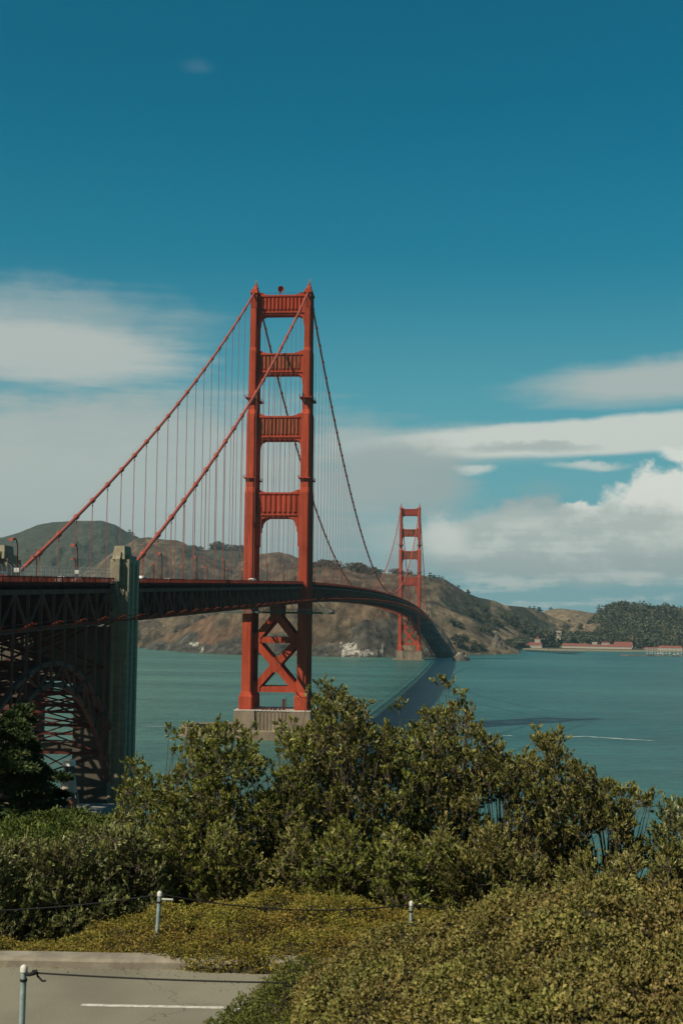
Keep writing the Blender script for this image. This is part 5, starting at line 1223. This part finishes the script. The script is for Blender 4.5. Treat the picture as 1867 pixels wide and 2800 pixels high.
def shrub(label, u0, u1, f0, f1, ncl, mt, sky=None, vbot=2470, ll=.094, grp='broad leaved shrubs behind the ground cover', dens=1.0, tips=(), sp=.30, basez=None, lpc=95, topbias=1.0):
    sky = sky or SKYL; su, sv = zip(*sky)
    uc = (u0+u1)/2; f_ = (f0+f1)/2; bx, by = polar_pt(uc, f_); bz = float(near_ground(np.array(bx), np.array(by)))-.05
    root = empty('shrub', (bx, by, bz)); O = np.array((bx, by, bz)); pp, ld, ln = [], [], []; br = MB(); ncl = int(ncl*dens*2.5)
    cs = []
    for u, v, f in tips: cs.append((u, v, f, True))
    # crest tufts follow the outline, the rest fill the body
    for u in np.arange(u0, u1, 21): cs.append((u+random.uniform(-8,8), np.interp(u, su, sv)+random.uniform(14,34), random.uniform(f0, f1), True))
    while len(cs) < ncl:
        u = random.gauss(uc, (u1-u0)*.36)
        if not (u0-30 < u < u1+30): continue
        vs = np.interp(u, su, sv)+26; v = vs+(vbot-vs)*random.random()**topbias; f = random.uniform(f0, f1)
        if any(a and abs((u-hu)/(a+12))**2+abs((v-hv)/(b+10))**2 < 1 for hu, hv, a, b in HOLES): continue
        cs.append((u, v, f, False))
    for i, (u, v, f, top) in enumerate(cs):
        P0 = at_dist(u, v, f); P0[2] = max(P0[2], bz-.3)
        rel = P0-O; up = np.array((rel[0]*.28, rel[1]*.1, 1.0)); up /= np.linalg.norm(up)
        o, tw = cluster(P0, up, lpc if not top else int(lpc*.9), ll, sp if not top else sp*.8)
        for a, b, c in o: pp.append(a); ld.append(b); ln.append(c)
        for a, b in tw: br.tube([a, b], [.007,.004], 3, caps=False)
        if top or i % 7 == 0:
            q = O+np.array((rel[0]*.25*random.random(), rel[1]*.3, 0)); mid = q+(P0-q)*.55+np.array((rel[0]*-.12, 0, .15*abs(rel[2])))+rng.normal(size=3)*.10
            pts = [q*(1-t)**2+mid*2*t*(1-t)+P0*t*t for t in np.linspace(0, 1, 7)]; br.tube(pts, list(np.linspace(.020, .006, 7)), 4, caps=False)
    pp = np.concatenate(pp); ld = np.concatenate(ld); ln = np.concatenate(ln)
    V, F = leaves(pp-O, ld, ln, ln*rng.uniform(.24,.34,len(ln)), fold=.18)
    link_mesh('foliage', np_mesh('foliage', V, F), shrub_leaf[mt], root)
    br.v = [tuple(np.array(q)-O) for q in br.v]; br.build('branches', M['bark'], root, fix=False)
    tag(root, label, 'shrub', grp)
shrub('tall leafy shrub nearest the concrete pylon, with one bare sprig on top', 345, 520, 30.5, 33.5, 135, 0, tips=[(385,2250,31,),(462,2002,32),(484,2010,32),(475,2052,32)])
shrub('leafy shrub in front of the near tower pier, left part', 500, 705, 30, 33.5, 190, 0, tips=[(512,1985,31),(600,1972,31),(690,1992,31)])
shrub('leafy shrub rising over the right half of the near tower pier', 715, 890, 30, 33.5, 180, 0, tips=[(770,1975,31),(800,1978,31),(842,1900,31),(875,1880,31)])
shrub('tallest leafy shrub just right of the near tower base', 870, 1060, 30, 33.5, 205, 1, tips=[(890,1872,31),(938,1890,31),(1000,1925,31)])
shrub('leafy shrub with a lone white stemmed sprig over the blue shadow on the water', 1050, 1200, 30, 33.5, 165, 0, tips=[(1092,1925,31),(1092,1940,31)])
shrub('tall open shrub with the highest feathery sprig against the bay', 1170, 1320, 30, 33.5, 150, 1, tips=[(1195,1868,31),(1212,1862,31),(1225,1880,31),(1250,1905,31),(1272,1900,31),(1283,1940,31)])
shrub('leafy shrub right of the highest sprig, with a level top', 1310, 1450, 29.5, 33, 140, 1)
shrub('leafy shrub with a pointed crown topped by curled leaves, right of centre', 1435, 1590, 29.5, 33, 145, 1, tips=[(1470,1998,31),(1530,2002,31),(1500,2030,31)], topbias=.9)
shrub('sparse spreading shrub with water showing through at right', 1570, 1785, 29.5, 32.5, 125, 1, dens=1.15, topbias=.9, vbot=2470)
shrub('low shrub filling the gap between the sparse right shrub and the edge', 1560, 1830, 27.5, 30, 100, 1, sky=[(1500,2380),(1600,2330),(1660,2385),(1720,2330),(1780,2385),(1830,2300),(1900,2300)], vbot=2490, grp='low willowy shrubs in the front row')
shrub('leafy shrub just outside the right edge', 2000, 2260, 28.5, 31.5, 90, 1, vbot=2480, lpc=70)
shrub('leafy shrub further outside the right edge', 2250, 2560, 28.5, 31.5, 90, 0, sky=[(2200,2170),(2400,2120),(2600,2220)], vbot=2480, lpc=70)
shrub('low shrub outside the left edge', -420, -130, 27.5, 30, 90, 2, sky=[(-450,2330),(-250,2300),(-100,2320)], vbot=2600, lpc=70, grp='low willowy shrubs in the front row')
shrub('leafy shrub cut by the right edge of the picture', 1800, 2010, 28.5, 31.5, 130, 2, vbot=2480)
fl = [(-300,2330),(0,2290),(120,2300),(180,2282),(230,2240),(260,2262),(300,2250),(360,2255),(420,2300),(520,2350),(700,2370),(900,2330),(1000,2350),(1200,2340),(1280,2300),(1400,2330),(1600,2440),(2000,2500)]
fl2 = [(400,2290),(470,2200),(540,2330),(600,2230),(680,2300),(740,2390),(800,2250),(880,2310),(940,2220),(1000,2330),(1080,2250),(1140,2370),(1200,2260),(1280,2340),(1340,2240),(1420,2350),(1500,2330)]
G2 = 'low willowy shrubs in the front row'
shrub('low willowy shrub at the left edge below the green juniper', -140, 90, 27.5, 30, 150, 2, sky=fl, vbot=2600, ll=.09, grp=G2)
shrub('low willowy shrub between the left edge and the leaning post', 80, 270, 27.5, 30, 160, 2, sky=fl, vbot=2590, ll=.09, grp=G2)
shrub('low willowy shrub directly behind the leaning post', 260, 450, 27.5, 30, 160, 2, sky=fl, vbot=2545, ll=.09, grp=G2)
shrub('low dark shrub right of the leaning post below the tall shrubs', 440, 640, 28, 30.5, 105, 0, sky=fl2, vbot=2480, grp=G2)
shrub('low dark shrub behind the highest ground cover mound', 630, 840, 28, 30.5, 95, 1, sky=fl2, vbot=2460, grp=G2)
shrub('low green tipped shrub left of the short whitish post', 830, 1050, 27.5, 30, 105, 0, sky=fl2, vbot=2480, grp=G2)
shrub('low shrub with long pale leaves right behind the short whitish post', 1040, 1240, 27, 29.5, 110, 0, sky=fl2, vbot=2520, ll=.095, grp=G2)
shrub('low pale leaved shrub at the back edge of the brown ground cover', 1230, 1450, 27, 29.5, 105, 1, sky=fl2, vbot=2500, ll=.095, grp=G2)

# juniper bank and the dark conifer at the left
jun_leaf = leafmat('juniper_sprays', [(0.036,0.064,0.015),(0.072,0.109,0.021),(0.112,0.147,0.027),(0.153,0.184,0.036)], .6, .12, .2)
con_leaf = leafmat('conifer_needles', [(0.019,0.039,0.016),(0.034,0.063,0.021),(0.061,0.095,0.029),(0.085,0.116,0.034)], .6, .05, .2)
def pads(root, O, lst, mt, name, n, ll, flat=.3):
    pp, dd, ln = [], [], []
    for P0, rx, rz in lst:
        m_ = int(n*max(.5, rx)); a = rng.normal(size=(m_,3)); a /= np.linalg.norm(a, axis=1, keepdims=True); r = rng.random((m_,1))**.4
        q = a*r*np.array((rx, rx*.9, rz)); q[:, 2] += -((q[:, 0]**2+q[:, 1]**2)/(rx*rx))*rz*.8+fbm(q[:, 0]*3+P0[0], q[:, 1]*3, 3, 4)*rz*.8
        pp.append(P0+q); dd.append(a*np.array((1,1,.3))+rng.normal(size=(m_,3))*.35+np.array((0,0,.25))); ln.append(ll*rng.uniform(.6,1.3,m_))
    pp = np.concatenate(pp); dd = np.concatenate(dd); ln = np.concatenate(ln)
    V, F = leaves(pp-O, dd, ln, ln*.30, fold=.15); link_mesh(name, np_mesh(name, V, F), mt, root)
jsky = [(-200,2262),(-60,2255),(0,2240),(60,2238),(110,2226),(150,2214),(200,2211),(250,2212),(300,2228),(350,2246),(400,2262),(470,2285)]
for i, (u0, u1, lb) in enumerate(((-180,20,'bright green juniper bush at the left edge under the dark conifer'),(0,150,'bright green juniper bush, second from the left edge'),(130,290,'highest bright green juniper bush below the lighthouse'),(270,460,'dark green juniper bush beside the leafy shrub'))):
    uc = (u0+u1)/2; bx, by = polar_pt(uc, 47); bz = float(near_ground(np.array(bx), np.array(by))); O = np.array((bx,by,bz)); root = empty('juniper', tuple(O)); lst = []; br = MB()
    for k in range(34):
        u = random.uniform(u0-15, u1+15); vs = np.interp(u, *zip(*jsky))+9; v = vs+random.random()**1.1*125; f = 50-(v-vs)*.055+random.uniform(-1,1)
        P0 = at_dist(u, v, f); lst.append((P0, random.uniform(.55,1.05), random.uniform(.16,.26)))
        if k % 3 == 0: br.tube([(0,0,0), tuple((P0-O)*.5+np.array((0,0,.3))), tuple(P0-O)], [.06,.04,.02], 5)
    pads(root, O, lst, jun_leaf if i < 3 else con_leaf, 'foliage', 520, .16); br.build('branches', M['bark'], root, fix=False); tag(root, lb, 'juniper', 'junipers on the slope')
bx, by = polar_pt(-35, 62); bz = float(near_ground(np.array(bx), np.array(by))); O = np.array((bx,by,bz)); root = empty('conifer', tuple(O))
lst = []; br = MB()
pl = [(62,1942,22,6),(38,1962,22,7),(80,1938,10,4),(70,1968,30,7),(48,1985,32,7),(20,2000,50,9),(62,2015,30,7),(-20,2010,60,10),(60,2035,42,8),(85,2052,26,6),(25,2055,60,10),(85,2075,26,6),(100,2092,24,5),(30,2092,66,10),(108,2108,26,6),(60,2118,56,9),(125,2128,28,6),(150,2122,26,4),(172,2126,16,3),(60,2150,80,10),(120,2155,36,6),(165,2172,22,4),(95,2182,52,8),(148,2194,34,5),(30,2188,80,12),(80,2212,60,8),(128,2216,34,5),(20,2228,70,12),(70,2245,50,8),(10,2270,70,12),(-60,1995,60,10),(-70,2040,60,12),(-90,2090,70,12),(-80,2140,80,12),(-90,2190,80,12),(-60,2240,70,12),(-60,1960,50,9),(0,1970+12,20,6),(110,2240,30,5),(90,2268,40,6)]
ztop = at_dist(-35, 1935, 62)
br.tube([(0,0,-1),(.1,0,(ztop[2]-bz)*.5),(0,.1,ztop[2]-bz)], [.38,.26,.06], 9)
for u, v, a, b in pl:
    for rep_ in range(2 if a > 40 else 1):
        f = random.uniform(57, 66); P0 = at_dist(u+random.uniform(-4,4), v, f); s = 62/FPX
        lst.append((P0, a*s*1.0, b*s*1.25)); zt = P0[2]-O[2]
        br.tube([(0,0,max(.5, zt-.6)), tuple((P0-O)*np.array((.5,.5,1))+np.array((0,0,-.35))), tuple(P0-O)], [.09,.06,.025], 5)
pads(root, O, lst, con_leaf, 'foliage', 1150, .20); br.build('trunk', M['bark'], root, fix=False); tag(root, 'dark green conifer with layered drooping branches at the left edge', 'conifer')

# ================================================================= air
HAZE = 5.3e-5
mb = MB(); mb.box(-13000, 13000, -2400, 11500, -9, 455)
hm = bpy.data.materials.new('haze_air'); hm.use_nodes = True; t = hm.node_tree
for n in list(t.nodes): t.nodes.remove(n)
pv = t.nodes.new('ShaderNodeVolumePrincipled'); pv.inputs['Color'].default_value = (.50,.84,.95,1); pv.inputs['Density'].default_value = HAZE; pv.inputs['Anisotropy'].default_value = .2
t.links.new(pv.outputs[0], t.nodes.new('ShaderNodeOutputMaterial').inputs['Volume'])
tag(mb.build('haze', hm), 'thin pale sea haze over the strait', 'haze', kind='stuff')
